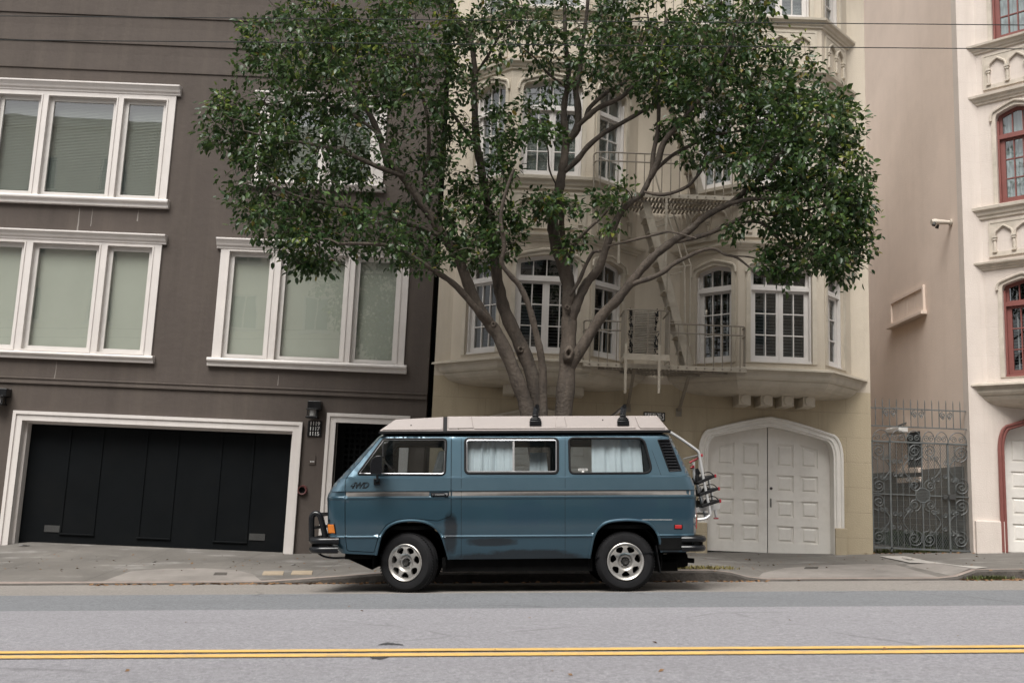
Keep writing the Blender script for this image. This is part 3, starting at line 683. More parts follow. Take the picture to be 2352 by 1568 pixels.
def garage_arch(parent, u0, u1, z0, zs, zp, ringm, doorm, nm='garage_surround', leaves=True, ringw=.15):
    op = arch_poly(u0, u1, z0-.2, zs, zp, .86, .60, 8)
    g = G(FF); big = arch_poly(u0-ringw, u1+ringw, z0-.2, zs, zp+ringw*1.05, .86, .60, 8)
    opi = arch_poly(u0+.004, u1-.004, z0-.2, zs, zp-.004, .86, .60, 8); g.plate(big, [opi], -.05, .0); b2 = arch_poly(u0-ringw*.55, u1+ringw*.55, z0-.2, zs, zp+ringw*.58, .86, .60, 8); g.plate(b2, [opi], .001, .168)
    g.tube([(u, -.055, z) for u, z in arch_poly(u0-ringw*.9, u1+ringw*.9, z0, zs, zp+ringw*.95, .86, .60, 8)[1:]+[(u0-ringw*.9, z0)]], .026, 6)
    g.tube([(u, -.055, z) for u, z in arch_poly(u0-ringw*.3, u1+ringw*.3, z0, zs, zp+ringw*.3, .86, .60, 8)[1:]+[(u0-ringw*.3, z0)]], .018, 6)
    g.build(nm, ringm, parent)
    if not leaves: return op
    c = (u0+u1)/2
    for sgn in (-1, 1):
        a, b = (u0-.02, c-.008) if sgn < 0 else (c+.008, u1+.02)
        outl = [(a, z0), (b, z0)]+[(b-(b-a)*i/24, arch_top(b-(b-a)*i/24, u0-.021, u1+.021, zs, zp+.03, .86, .60)) for i in range(25)]
        pw = (u1-u0)*.135; cs = [c+sgn*(u1-u0)*.14, c+sgn*(u1-u0)*.335]; H = zs-z0; hl = []
        for cc in cs:
            for j in range(4):
                x0, x1 = cc-pw/2, cc+pw/2; za = z0+H*(.105+.262*j); zb = za+H*.175
                if j < 3: hl.append(rect(x0, x1, za, zb))
                else: hl.append([(x0, za), (x1, za), (x1, min(zb+.10, arch_top(x1, u0, u1, zs, zp, .86, .60)-.17)), (x0, min(zb+.10, arch_top(x0, u0, u1, zs, zp, .86, .60)-.17))])
        g = G(FF); g.plate(outl, hl, .17, .198)
        for h_ in hl:
            i1 = offset_poly(h_, .03); i2 = offset_poly(h_, .055)
            n = len(h_); vs = [(u, .19, w) for u, w in h_]+[(u, .19, w) for u, w in i1]+[(u, .175, w) for u, w in i2]
            g.add(vs, [(i, (i+1) % n, n+(i+1) % n, n+i) for i in range(n)]+[(n+i, n+(i+1) % n, 2*n+(i+1) % n, 2*n+i) for i in range(n)]+[tuple(range(2*n, 3*n))])
        d = g.build('garage_door', doorm, parent, 0)
        if sgn > 0:
            g = G(); g.lathe([(0, .03), (.02, .028), (.024, 0)], (c+.06, F+.17, z0+H*.665), (0, -1, 0), 12); g.build('knob', M['darkalloy'], d); g = G(); g.box(c+.045, c+.062, F+.155, F+.17, z0+H*.47, z0+H*.56); g.build('latch', M['darkalloy'], d)
    return op
# ---------------------------------------------------------------- beige house 1125
ex0, ex1 = U(993, 930), U(2001, 1000)
beige = thing('beige_building', 'beige stucco house with two stacked bays, gothic arches and white arched garage doors', 'building', ((ex0+ex1)/2, F, .2))
rx0, rx1 = U(1624, 1100), U(1914, 1100); rzs, rzp, rz0 = Z(1768, 1046), Z(1768, 979), Z(1768, 1270)
lc = U(1234, 1000); lw_ = (rx1-rx0)/2; lz = Z(1234, 952)-rzp
opr = arch_poly(rx0, rx1, rz0-.2, rzs, rzp, .86, .60, 8); opl = arch_poly(lc-lw_, lc+lw_, rz0-.2, rzs, rzp, .86, .60, 8)
zsplit = SLAB-.2
g = G(FF); g.plate(rect(ex0, ex1, -2, zsplit), [opr, opl], 0, .2); g.build('ground_floor_wall', M['beigelow'], beige)
Lb = (at_y(1042, 678, F).x, at_y(1154, 700, F-BD).x, at_y(1354, 678, F-BD).x, at_y(1458, 678, F).x)
Rb = (at_y(1562, 650, F).x, at_y(1695.6, 677, F-BD).x, at_y(1893.8, 743, F-BD).x, at_y(1954, 743, F).x)
g = G(FF); g.plate(rect(ex0, ex1, zsplit, TOPZ), [rect(B[0]+.15, B[3]-.15, SLAB+.1, TOPZ-.2) for B in (Lb, Rb)], 0, .2); g.build('upper_wall', M['beige'], beige)
g = G(); g.box(ex0+.004, ex0+.1, F+.205, F+9, -2, TOPZ-.01); g.box(ex1-.1, ex1-.004, F+.205, F+1.3, -2, TOPZ-.01); g.box(ex1-.1, ex1-.004, F+1.302, F+9, -2, 6.4); g.box(ex0, ex1, F+8.9, F+9, -2, 6.38); g.box(ex0+.1, ex1-.1, F+1.2, F+1.3, 6.3, TOPZ-.1)  # unseen rear stepped down to let sky light into the alley
g.box(ex0+.1, ex1-.1, F-.4, F+1.2, TOPZ-.1, TOPZ-.03); g.box(ex0+.1, ex1-.1, F+1.31, F+8.8, 6.2, 6.3); g.build('side_wall', M['beige'], beige)
bay(beige, *Lb, M['beige'], M['beigetrim'], M['sash'], skin=M['beigetrim'])
bay(beige, *Rb, M['beige'], M['beigetrim'], M['sash'], skin=M['beigetrim'])
garage_arch(beige, rx0, rx1, rz0, rzs, rzp, M['dooroff'], M['dooroff'])
garage_arch(beige, lc-lw_, lc+lw_, rz0, rzs, rzp, M['beigetrim'], M['dooroff'])
for c_ in ((rx0, rx1), (lc-lw_, lc+lw_)):
    for x0_, x1_ in ((c_[0]-.20, c_[0]-.002), (c_[1]+.002, c_[1]+.20)): g = G(FF); g.box(x0_, x1_, -.09, .1, -1, Z(1924, 1212)); g.build('plinth_block', M['beigelow'], beige, .012)
g = G(FF); g.box(ex0, ex1, .3, .34, -1, zsplit); g.build('garage_interior', M['dark'], beige)
for cpx, cpy in ((1712, 915), (1762.6, 916.5), (1811, 918), (1860, 919.5), (1169, 889), (1222, 890), (1271.5, 891.5), (1328, 893)):
    p = at_y(cpx, cpy, F-.47); x, z = p.x, p.z; g = G(); hh = .105
    g.box(x-.10, x+.10, F-.44, F+.01, z-hh, z+hh*.8); g.box(x-.13, x+.13, F-.48, F+.01, z+hh*.8, z+hh*1.15); g.box(x-.115, x+.115, F-.46, F+.01, z+hh*.62, z+hh*.8)
    g.add([(x-.10, F-.44, z-hh), (x+.10, F-.44, z-hh), (x+.10, F-.30, z-hh*1.9+.1), (x-.10, F-.30, z-hh*1.9+.1)], [(0, 1, 2, 3)])
    oc = [(x+.075*math.cos(R(22.5+45*i)), z-.01+.085*math.sin(R(22.5+45*i))) for i in range(8)]
    g2 = G(); g2.prism(oc, F-.462, F-.435); g.add(g2.v, g2.F)
    g.build('bracket', M['beigetrim'], beige, .006)
# number plate 1125
x0, x1 = U(1478, 960), U(1527, 960); z1, z0 = Z(1502, 946.5), Z(1502, 966)
t = thing('house_number_sign', 'white number sign 1125 in a dark frame on the beige wall above the camper roof', 'number sign', ((x0+x1)/2, F, z0))
g = G(FF); g.box(x0, x1, -.02, 0, z0, z1); g.build('frame', M['blackmetal'], t, .004)
for i, s in enumerate('1125'):
    w = (x1-x0-.03)/4; a = x0+.015+i*w; g = G(FF); g.box(a+.003, a+w-.003, -.026, -.018, z0+.018, z1-.018); g.build('tile', M['white'], t, .002)
    text_mesh(s, .12, lambda u, v, c, a=a, w=w: (a+w/2+u, F-.028+v, (z0+z1)/2+c), 'numeral', M['blackmetal'], t, .001, offset=.003)
# ---------------------------------------------------------------- pale pink house on the right
px0 = at_y(2218, 700, F).x
pink = thing('pink_building', 'pale pink stucco house with red framed bay windows at the right edge', 'building', (px0+3, F, .3))
ax0 = U(2306, 1100); ax1 = ax0+2*lw_; azs, azp, az0 = Z(2310, 1035), Z(2310, 1035)+.62, Z(2330, 1268)
opa = arch_poly(ax0, ax1, az0-.3, azs, azp, .86, .60, 8)
T0 = at_y(2262, 720, F).x; PB = (T0, T0+.76, T0+2.1, T0+2.86)
g = G(FF); g.plate(rect(px0, px0+10, -1, 14.2), [opa, rect(PB[0]+.15, PB[3]-.15, SLAB+.1, 14.2-.2)], 0, .2); g.build('wall', M['pink'], pink)
g = G(); g.box(px0+.004, px0+.2, F+.205, F+13, -1, 14.2-.01); g.box(px0+9.8, px0+10, F+.205, F+13, -1, 14.2-.01); g.box(px0+.2, px0+9.8, F-.3, F+12.8, 14.2-.1, 14.2-.03)
g.build('side_wall', M['peach'], pink)
bay(pink, *PB, M['pink'], M['pinktrim'], M['redframe'], skin=M['pinktrim'], blinds=('open', 'curtain', 'curtain'))
garage_arch(pink, ax0, ax1, az0, azs, azp, M['redframe'], M['dooroff'], ringw=.09)
g = G(FF); g.box(U(2240, 1240), ax0-.03, -.06, .1, -1, Z(2280, 1196)); g.build('plinth_block', M['pink'], pink, .015)
g = G(FF); g.box(px0+.2, px0+9.8, .5, .54, -1, SLAB-.3); g.build('garage_interior', M['dark'], pink)
# side wall vent panel and wall ledge
X3 = px0
def at_side(px, py): return at_x(px, py, X3)
a, b, c_, d_ = at_side(2049, 690), at_side(2125, 657), at_side(2125, 712), at_side(2046, 753)
y0_, y1_ = b.y, a.y; zt, zb = (a.z+b.z)/2, (c_.z+d_.z)/2
def FS(u, v, w): return (X3+v, u, w)
g = G(FS); g.plate(rect(y0_, y1_, zb, zt), [rect(y0_+.06, y1_-.06, zb+.06, zt-.06)], -.05, 0)
n = 4
for i in range(n): g.box(y0_+.07+i*(y1_-y0_-.14)/n, y0_+.06+(i+1)*(y1_-y0_-.14)/n, -.02, -.002, zb+.06, zt-.06)
g.box(y0_-.06, y1_+.06, -.12, 0, zb-.07, zb-.002)
g.build('wall_hatch', M['peach'], pink, .006)
a = at_side(2070, 985); b = at_side(2105, 985)
# dark side window behind the gate
w0, w1 = at_side(2115, 1040).y, at_side(2088, 1040).y; wz0, wz1 = at_side(2100, 1072).z, at_side(2100, 992).z
g = G(FS); g.box(w0, w1, -.03, -.004, wz0, wz1); wo = g.build('side_window', M['dark'], pink)
g = G(FS); g.box(w0-.1, w1+.5, -.10, -.002, wz0-.12, wz0-.03); g.box(w0-.1, w1+.5, -.07, -.002, wz0-.3, wz0-.2); g.build('side_ledge', M['peach'], pink, .008)
g = G(FS); zs_ = at_side(2110, 1078).z
for i in range(22): z = zs_-i*.115; g.prism([(F+.25, z-.115), (F+12.5, z-.115), (F+12.5, z-.004), (F+.25, z-.004)], -.022, -.001)
g.build('lower_siding', M['siding'], pink)
# white box lamp behind gate and spotlight on the side wall
p = at_side(2078, 990)
t = thing('box_light', 'white box light on the side wall seen through the top of the gate', 'lamp', (p.x, p.y, p.z))
g = G(); g.box(X3-.26, X3-.06, p.y-.35, p.y+.35, p.z-.06, p.z+.07); g.build('housing', M['white'], t, .03)
g = G(); g.bar((X3-.1, p.y+.2, p.z+.09), (X3, p.y-.1, p.z+.16), .05, .02); g.build('arm', M['gate'], t)
p = at_side(2185, 511)
t = thing('security_lamp', 'small white two headed security lamp high on the pink side wall', 'lamp', (X3, p.y, p.z))
g = G(); g.tube([(X3, p.y, p.z), (X3-.28, p.y-.0, p.z)], [.035, .05], 10); g.tube([(X3-.28, p.y, p.z), (X3-.36, p.y, p.z-.01)], [.06, .05], 10); g.lathe([(0, 0), (.06, 0), (.06, .03), (0, .03)], (X3-.03, p.y, p.z), (1, 0, 0), 12); g.build('arm', M['pinktrim'], t)
for dy in (-.07, .07):
    g = G(); g.lathe([(0, 0), (.02, 0), (.034, .07), (.03, .07), (.0, .05)], (X3-.27+dy*.9, p.y+dy, p.z-.03), (-.35, dy*3, -.9), 12); g.build('lamp_head', M['darkalloy'], t)
# alley behind gate
g = G(); g.box(ex1-1, X3, F+12.8, F+13, -1, 4.5); tag(g.build('alley_light_block', M['peach']), 'unseen wall added at the far end of the alley to keep it dark', 'wall')  # unseen wall added to shut light out of the alley
g = G(); n = 20; g.add([(x, F+.5+12.4*i/n, walk_z(x, F)+.02) for i in range(n+1) for x in (ex1-.05, X3+.05)], [(2*i, 2*i+1, 2*i+3, 2*i+2) for i in range(n)])
tag(g.build('alley_path', M['walk']), kind='structure')
# ================================================================== fire escape
YF = F-1.0
fe = thing('fire_escape', 'beige iron fire escape with two balconies, steep ladders and a hatch cage between the bays', 'fire escape', (at_y(1525, 845, YF).x, YF, at_y(1525, 845, YF).z))
def fe_level(px0_, px1_, zb, rail_h, gap=.145, cage=None):
    x0, x1 = px0_, px1_
    g = G(); yb = F-.02
    g.box(x0, x1, YF-.008, YF+.008, zb-.02, zb+.055)
    for x in (x0, x1): g.box(x-.008, x+.008, YF+.009, YF+.30, zb-.02, zb+.055)
    g.build('platform_frame', M['iron_lit'], fe, .003)
    g = G(); n = int((x1-x0)/.062)
    for i in range(n):
        x = x0+.03+i*.062; yb_ = F-.76
        if Lb[3] < x < Rb[0]: yb_ = F-.03
        elif x <= Lb[3]: yb_ = F-(Lb[3]-x)/(Lb[3]-Lb[2])*BD-.02
        else: yb_ = F-(x-Rb[0])/(Rb[1]-Rb[0])*BD-.02
        yb_ = max(yb_, YF+.26)
        if yb_ > YF+.05: g.box(x-.019, x+.019, YF+.012, min(yb_, F-.03), zb+.0, zb+.012)
    for yy in (YF+.25, YF+.6):
        a_ = x0+.05 if yy < YF+.3 else Lb[3]-.35; b_ = x1-.05 if yy < YF+.3 else Rb[0]+.35
        g.box(a_, b_, yy-.02, yy+.02, zb-.03, zb-.002)
    gr = g.build('grating', M['iron'], fe)
    for dz in (rail_h, rail_h-.15):
        g = G()
        pts = [(x0, YF+.27, zb+dz), (x0, YF+.12, zb+dz), (x0+.03, YF+.03, zb+dz), (x0+.12, YF, zb+dz), (x1-.12, YF, zb+dz), (x1-.03, YF+.03, zb+dz), (x1, YF+.12, zb+dz), (x1, YF+.27, zb+dz)]
        if cage:
            c0, c1 = cage
            g.tube(pts[:4]+[(c0, YF, zb+dz)], .0125, 8); g.build('handrail', M['iron'], fe); g = G(); g.tube([(c1, YF, zb+dz)]+pts[4:], .0125, 8)
        else: g.tube(pts, .0125, 8)
        g.build('handrail', M['iron'], fe)
    split = 0; g = G(); g.box(x0-.012, x0+.012, YF+.1, YF+.15, zb+.03, zb+rail_h); n = round((x1-x0-.2)/gap)
    for i in range(n+1):
        x = x0+.1+i*(x1-x0-.2)/n
        if cage and cage[0]-.02 < x < cage[1]+.02: continue
        if cage and x > cage[1] and not split: g.build('baluster_row', M['iron'], fe); g = G(); split = 1
        g.tube([(x, YF, zb+.03), (x, YF, zb+rail_h)], .0085, 6); g.lathe([(0, .012), (.014, .008), (.016, 0)], (x, YF-.008, zb+.02), (0, -1, 0), 8)
    g.box(x1-.012, x1+.012, YF+.1, YF+.15, zb+.03, zb+rail_h)
    return g.build('baluster_row', M['iron'], fe)
lx0, lx1 = at_y(1340, 838, YF).x, at_y(1714, 853, YF).x
lz = (at_y(1340, 838, YF).z+at_y(1714, 853, YF).z)/2; lh = at_y(1712, 750, YF).z-at_y(1714, 853, YF).z
YC = YF-.46
cx0, cx1 = at_y(1433, 822, YC).x, at_y(1537, 825, YC).x
fe_level(lx0, lx1, lz, lh, cage=(cx0, cx1))
uz = (at_y(1495, 449, YF).z+at_y(1673, 460, YF).z)/2; ux0, ux1 = at_y(1364, 444, YF).x, at_y(1716, 461, YF).x
uh = at_y(1540, 355, YF).z-at_y(1540, 452, YF).z
fe_level(ux0, ux1, uz, uh)
fe_level(ux0, ux1, uz+FLH, uh)
# hatch cage
g = G(); cz0, cz1 = at_y(1485, 823, YC).z, at_y(1485, 712, YC).z
g.box(cx0-.01, cx1+.01, YC-.008, YC+.008, cz0-.03, cz0+.07)
for x in (cx0, cx1): g.box(x-.008, x+.008, YC+.009, YF-.009, cz0-.03, cz0+.04)
g.build('hatch_frame', M['iron_lit'], fe, .003)
g = G()
g.tube([(cx0, YF+.2, cz1), (cx0, YC+.1, cz1), (cx0+.03, YC+.02, cz1), (cx0+.1, YC, cz1), (cx1-.1, YC, cz1), (cx1-.03, YC+.02, cz1), (cx1, YC+.1, cz1), (cx1, YF+.2, cz1)], .014, 8)
g.build('cage_rail', M['iron'], fe)
g = G()
for t in (.03, .21, .52, .80): x = cx0+(cx1-cx0)*t; g.bar((x, YC, cz0+.03), (x, YC, cz1), .024 if t in (.03, .80) else .015)
for i in range(5):
    for x in (cx0, cx1): y = YC+.03+i*.095; g.tube([(x, y, cz0), (x, y, cz1)], .0085, 6)
g.build('cage_bars', M['iron'], fe)
for px in (1437, 1514):
    a = at_y(px, 826, YC); g = G(); g.bar((a.x, YC-.02, cz0-.03+.25), (a.x, YC-.02, at_y(px, 903, YC).z), .04, .012, up=(0, 1, 0)); g.build('drop_bar', M['iron_lit'], fe)
for (a, b), (c, d) in (((1457, 846), (1442, 934)), ((1583, 862), (1559, 944))):
    p, q = at_y(a, b, YF+.1), at_y(c, d, F); g = G(); g.bar(p, q, .05, .03); g.box(q.x-.05, q.x+.05, F-.02, F+.002, q.z-.09, q.z+.05); g.build('brace', M['iron'], fe, .003)
for px in (1424, 1531):
    a = at_y(px, 455, YF-.03); b = at_y(px+6, 606, YF-.03); g = G(); g.bar(a, (a.x, YF-.03, b.z), .04, .012, up=(0, 1, 0)); g.build('drop_bar', M['iron_lit'], fe)
a = at_y(1533, 606, YF-.02); b = at_y(1535, 735, YF-.02); g = G(); g.tube([(a.x, YF-.02, a.z), (a.x, YF-.02, b.z)], .007, 6); g.build('ladder_rod', M['iron'], fe)
def flight(pa, pb, name='ladder'):
    """steep stair between two balconies: two plate stringers, treads, tube handrails"""
    p, q = at_y(*pa, YF+.12), at_y(*pb, YF+.12); g = G(); W_ = .42; d = (q-p).normalized()
    for dy in (0, W_): g.bar(p+Vector((0, dy, 0)), q+Vector((0, dy, 0)), .014, .14, up=(0, 1, 0)) if False else g.bar(p+Vector((0, dy, 0)), q+Vector((0, dy, 0)), .13, .012, up=(0, 1, 0))
    l = g.build(name, M['iron_lit'], fe, .003)
    n = 11; g = G()
    for i in range(1, n):
        c = p+(q-p)*(i/n); g.box(c.x-.10, c.x+.06, c.y+.008, c.y+W_-.008, c.z-.012, c.z+.01)
        g.prism([(c.x-.07, c.z-.03), (c.x+.02, c.z+.055), (c.x+.05, c.z-.0)], c.y-.012, c.y-.004)
    g.build('tread_set', M['iron_lit'], l)
    return p, q
p, q = flight((1584, 840), (1484, 466))
g = G()
for pts in ([(1520, 455), (1569, 603), (1572, 620), (1573, 745)], [(1534, 452), (1583, 600), (1586, 622), (1583, 796)]):
    g.tube(catmull([at_y(x, y, YF+.10 if pts[0][0] == 1520 else YF+.5) for x, y in pts], 3), .016, 8)
for (a, b), (c, d) in (((1498, 510), (1548, 498)), ((1509, 521), (1535, 513)), ((1541, 616), (1586, 609)), ((1541, 631), (1566, 624))):
    g.tube([at_y(a, b, YF+.12), at_y(c, d, YF+.3)], .011, 6)
g.build('ladder_rail', M['iron_lit'], fe)
flight((1610, 445), (1522, 110))
g = G(); g.tube([at_y(1562, 135, YF+.3), at_y(1592, 236, YF+.3), at_y(1606, 440, YF+.3)], .016, 8); g.tube([at_y(1520, 455, YF+.3), at_y(1500, 380, YF+.3)], .016, 8); g.build('ladder_rail', M['iron_lit'], fe)
# slatted screen hung in the cage
sx0, sx1 = at_y(1444, 770, YC+.25).x, at_y(1511, 770, YC+.25).x; sz1, sz0 = at_y(1478, 713, YC+.25).z, at_y(1478, 815, YC+.25).z
t = thing('slatted_screen', 'slatted screen with ragged dark side bands hanging inside the fire escape cage', 'screen', ((sx0+sx1)/2, YC+.25, sz0))
g = G()
for i in range(26):
    z = sz0+(sz1-sz0)*(i+random.uniform(-.2, .2))/26; g.bar((sx0+.05, YC+.25, z), (sx1-.04, YC+.25, z+random.uniform(-.006, .006)), .007, .005)
g.build('slat_rows', M['blackmetal'], t)
g = G(); g.box(sx0+.02, sx1-.02, YC+.27, YC+.28, sz0, sz1); g.build('backing', M['iron_lit'], t)
for x in (sx0+.03, sx1-.02):
    g = G()
    for i in range(70):
        z = sz0+(sz1-sz0)*random.random(); r = random.uniform(.008, .02); c = Vector((x+random.uniform(-.02, .02), YC+.245+random.uniform(-.015, .015), z))
        g.bar(c, c+Vector((random.uniform(-.03, .03), random.uniform(-.02, .02), random.uniform(-.06, .06)+.01)), r, r*.7)
    g.build('side_band', M['blackmetal'], t)
# ================================================================== iron gate
YG = F+.12
def qg(x, y): p = at_y(*r6(x, y), YG); return Vector((p.x, YG, p.z))
ga = qg(565, 1310)
gate = thing('iron_gate', 'grey wrought iron gate with scrolls, mesh and a spiked top across the alley', 'gate', ga)
SL = .041
def Lv(x, yref, xref=565): return yref+(x-xref)*SL     # zoom row of a level line
def vline(g, x, y0, y1, r, xref_y=880):
    a = qg(x, Lv(x, xref_y)); b0 = qg(x, Lv(x, y0)); b1 = qg(x, Lv(x, y1)); g.tube([(a.x, YG, b0.z), (a.x, YG, b1.z)], r, 6)
zt_ = qg(565, 460).z; zm_ = qg(565, 878).z; zb2 = qg(565, 1308).z
g = G()
for x in (163, 308, 772, 945): g.bar((qg(x, 890).x, YG, zb2-.06), (qg(x, 890).x, YG, zt_+.01), .03)
g.bar((qg(163, 890).x, YG, zt_), (qg(945, 890).x, YG, zt_), .03, .03); g.bar((qg(163, 890).x, YG, zb2), (qg(945, 890).x, YG, zb2), .03, .03)
g.build('gate_frame', M['gate'], gate, .002)
g = G(); g.bar((qg(163, 890).x, YG, zm_), (qg(505, 880).x, YG, zm_), .02); g.bar((qg(622, 880).x, YG, zm_), (qg(945, 890).x, YG, zm_), .02)
x = qg(563, 880).x; g.bar((x, YG, zt_), (x, YG, qg(565, 815).z), .02); g.bar((x, YG, zb2), (x, YG, qg(565, 940).z), .02)
for x_ in (206, 257, 360, 408, 458, 508, 614, 664, 714, 826, 886): vline(g, x_, 470, 1305, .006)
g.build('gate_bars', M['gate'], gate)
def spiral(g, cx, cy, r0, r1, a0, turns, r=.008, n=34, dx=0, dy=0):
    pts = []
    for i in range(n+1):
        t = i/n; a = R(a0)+turns*2*math.pi*t; rr = r0+(r1-r0)*t**.8
        pts.append(qg(cx+dx*t+rr*math.cos(a), cy+dy*t+rr*math.sin(a)))
    g.tube(pts, r, 5)
g = G()
for sgn in (1, -1):
    def my(y, x): return y if sgn > 0 else 2*(878+(x-565)*SL)-y
    for cx, cy, dr in ((205, 520, 1), (205, 800, -1), (505, 525, -1), (612, 530, 1), (505, 800, 1), (620, 805, -1), (862, 545, -1), (868, 815, 1)):
        if abs(cy-800) < 20 and cx in (505, 620): r0 = 52
        else: r0 = 70
        s = dr*sgn; spiral(g, cx, my(cy, cx), r0, 9, 90*sgn*(1 if cy < 700 else -1), 2.1*(1 if dr*sgn > 0 else -1), .0085, dx=14 if cx < 300 else (-14 if cx < 560 else 10), dy=0)
    for cx, cy in ((238, 577), (274, 577), (438, 577), (472, 577), (642, 582), (677, 584), (742, 622), (802, 590), (838, 595), (335, 606), (380, 606), (340, 712), (382, 712), (240, 738), (275, 740), (440, 750), (473, 750), (645, 752), (680, 755), (742, 730), (802, 758), (840, 760)):
        spiral(g, cx, my(cy, cx), 20, 5, 90 if cx % 2 else -90, 1.5 if cx % 3 else -1.5, .007, 20)
    for x0_, b in ((258, 44), (455, -44), (658, 48), (820, -42)):
        g.tube([qg(x0_+b*math.sin(math.pi*t/8), my(590+150*t/8, x0_)) for t in range(9)], .0085, 5)
for x0_, x1_ in ((160, 300), (305, 430), (430, 552), (562, 660), (660, 765), (768, 915)):
    c = (x0_+x1_)/2; w = (x1_-x0_)/2; y0 = Lv(c, 455)
    g.tube([qg(c-w*math.cos(math.pi*t/12), y0-88*math.sin(math.pi*t/12)) for t in range(13)], .008, 5)
    spiral(g, c-w*.42, y0-30, 28, 6, 180, 1.6, .007, 20); spiral(g, c+w*.42, y0-30, 28, 6, 0, -1.6, .007, 20)
g.build('scrollwork', M['gate'], gate)
g = G(); za, zc = qg(565, Lv(565, 195)).z, qg(565, Lv(565, 338)).z
for z in (za, zc): g.bar((ex1, YG, z), (qg(925, 200).x, YG, z), .02)
for i in range(13):
    x = qg(188+56.3*i, 250).x; z1 = qg(565, 140).z; g.tube([(x, YG, zc), (x, YG, z1), (x, YG, z1+.06)], [.008, .008, .001], 6)
for cx, cy in ((272, 215), (326, 215), (498, 226), (550, 228), (722, 240), (775, 242)): spiral(g, cx, cy, 26, 6, -90, 1.6 if cx in (326, 550, 775) else -1.6, .008, 24); spiral(g, cx, cy+22, 14, 4, 90, -1.2, .006, 14)
g.build('spiked_top', M['gate'], gate)
g = G(); c = qg(565, 878); ring = .122
g.tube([(c.x+ring*math.cos(a), YG, c.z+ring*math.sin(a)) for a in np.linspace(0, 2*math.pi, 28, endpoint=False)], .010, 6, True)
for i in range(-4, 5):
    z = i*.026; h = math.sqrt(max(0, ring**2-z*z)); g.bar((c.x-h, YG, c.z+z), (c.x+h, YG, c.z+z), .008)
    g.bar((c.x+z-h*.0, YG+.004, c.z-h), (c.x+z, YG+.004, c.z+h), .006)
g.build('medallion', M['gate'], gate)
def lattice(g, xa, xb, za_, zb__, s=.028):
    W_, H_ = xb-xa, zb__-za_; k = 0
    for sg in (1, -1):
        t = -H_*.6
        while t < W_+H_*.6:
            # line x = t + sg*(z)*.6
            z0, z1 = 0, H_; pts = []
            x0_, x1_ = (t, t+.6*H_) if sg > 0 else (t+.6*H_, t)
            lo, hi = max(0, min(x0_, x1_)), min(W_, max(x0_, x1_))
            if hi > lo:
                f = lambda x: (x-x0_)/(x1_-x0_)*H_
                g.bar((xa+lo, YG+.016, za_+f(lo)), (xa+hi, YG+.016, za_+f(hi)), .0045)
            t += s
g = G(); lattice(g, qg(163, 890).x, qg(308, 890).x, zb2, zt_); lattice(g, qg(772, 890).x, qg(945, 890).x, zb2, zt_); lattice(g, qg(308, 890).x, qg(772, 890).x, zb2, zt_, .04)
o = g.build('mesh_screen', M['gate'], gate); o['kind'] = 'stuff'
g = G(); a, b = qg(765, 868), qg(820, 912); g.box(a.x, b.x, YG-.05, YG+.02, b.z, a.z); c = qg(742, 888); g.box(c.x-.04, c.x+.025, YG-.03, YG+.02, b.z, a.z-.01); g.build('lock_box', M['grille'], gate, .004)
# ================================================================== overhead wires
for (a, b), (c, d), lab in (((0, 37), (2352, 58), 'upper of the two thin dark overhead wires crossing the top of the picture'), ((0, 92), (2352, 113), 'lower of the two thin dark overhead wires crossing the top of the picture')):
    p, q = at_y(a, b, 8.6), at_y(c, d, 8.6); e = q-p; g = G()
    g.tube([p-e*2+e*5*i/24-Vector((0, 0, .0)) for i in range(25)], .0042, 6); tag(g.build('overhead_wire', M['wire']), lab, 'wire', 'overhead wires')
# ================================================================== house over the street (only its reflection is seen)
opp = thing('opposite_house', 'cream house over the street, seen only reflected in the windows of the brown house', 'building', (-6, -12, 0))
g = G(lambda u, v, w: (u, -12-v, w)); hl = []
for i in range(-7, 6):
    for j in range(5):
        x = i*3.4+(.3 if j else 0)
        if -30 < x < 20: hl.append(rect(x, x+1.25, 2.1+j*3.2, 3.8+j*3.2))
g.plate(rect(-26, 22, 3.9 if False else -1, 18), hl, 0, .2); g.box(-26.2, 22.2, -.35, .1, 18, 18.4); g.build('wall', M['opp'], opp)
g = G(lambda u, v, w: (u, -12-v, w)); g.box(-26, 22, -.25, -.02, -1, 1.9)
for i in range(-7, 6): g.box(i*3.4-1.9, i*3.4-.2, -.32, -.24, -1, 2.6)
g.build('added_dark_base', M['brown'], opp)  # unseen dark floor added so the van's lower side reflects dark
g = G(lambda u, v, w: (u, -12-v, w))
for h in hl: g.add([(u, .15, w) for u, w in h], [(0, 1, 2, 3)])
g.build('window_glass', M['oppdark'], opp)
g = G(lambda u, v, w: (u, -12-v, w))
for h in hl:
    x0, x1 = h[0][0], h[1][0]; z0, z1 = h[0][1], h[2][1]; g.plate(rect(x0, x1, z0, z1), [rect(x0+.09, (x0+x1)/2-.03, z0+.09, z1-.09), rect((x0+x1)/2+.03, x1-.09, z0+.09, z1-.09)], .06, .12); g.box(x0-.1, x1+.1, -.08, .0, z0-.12, z0-.002)
g.build('window_frames', M['trim'], opp)
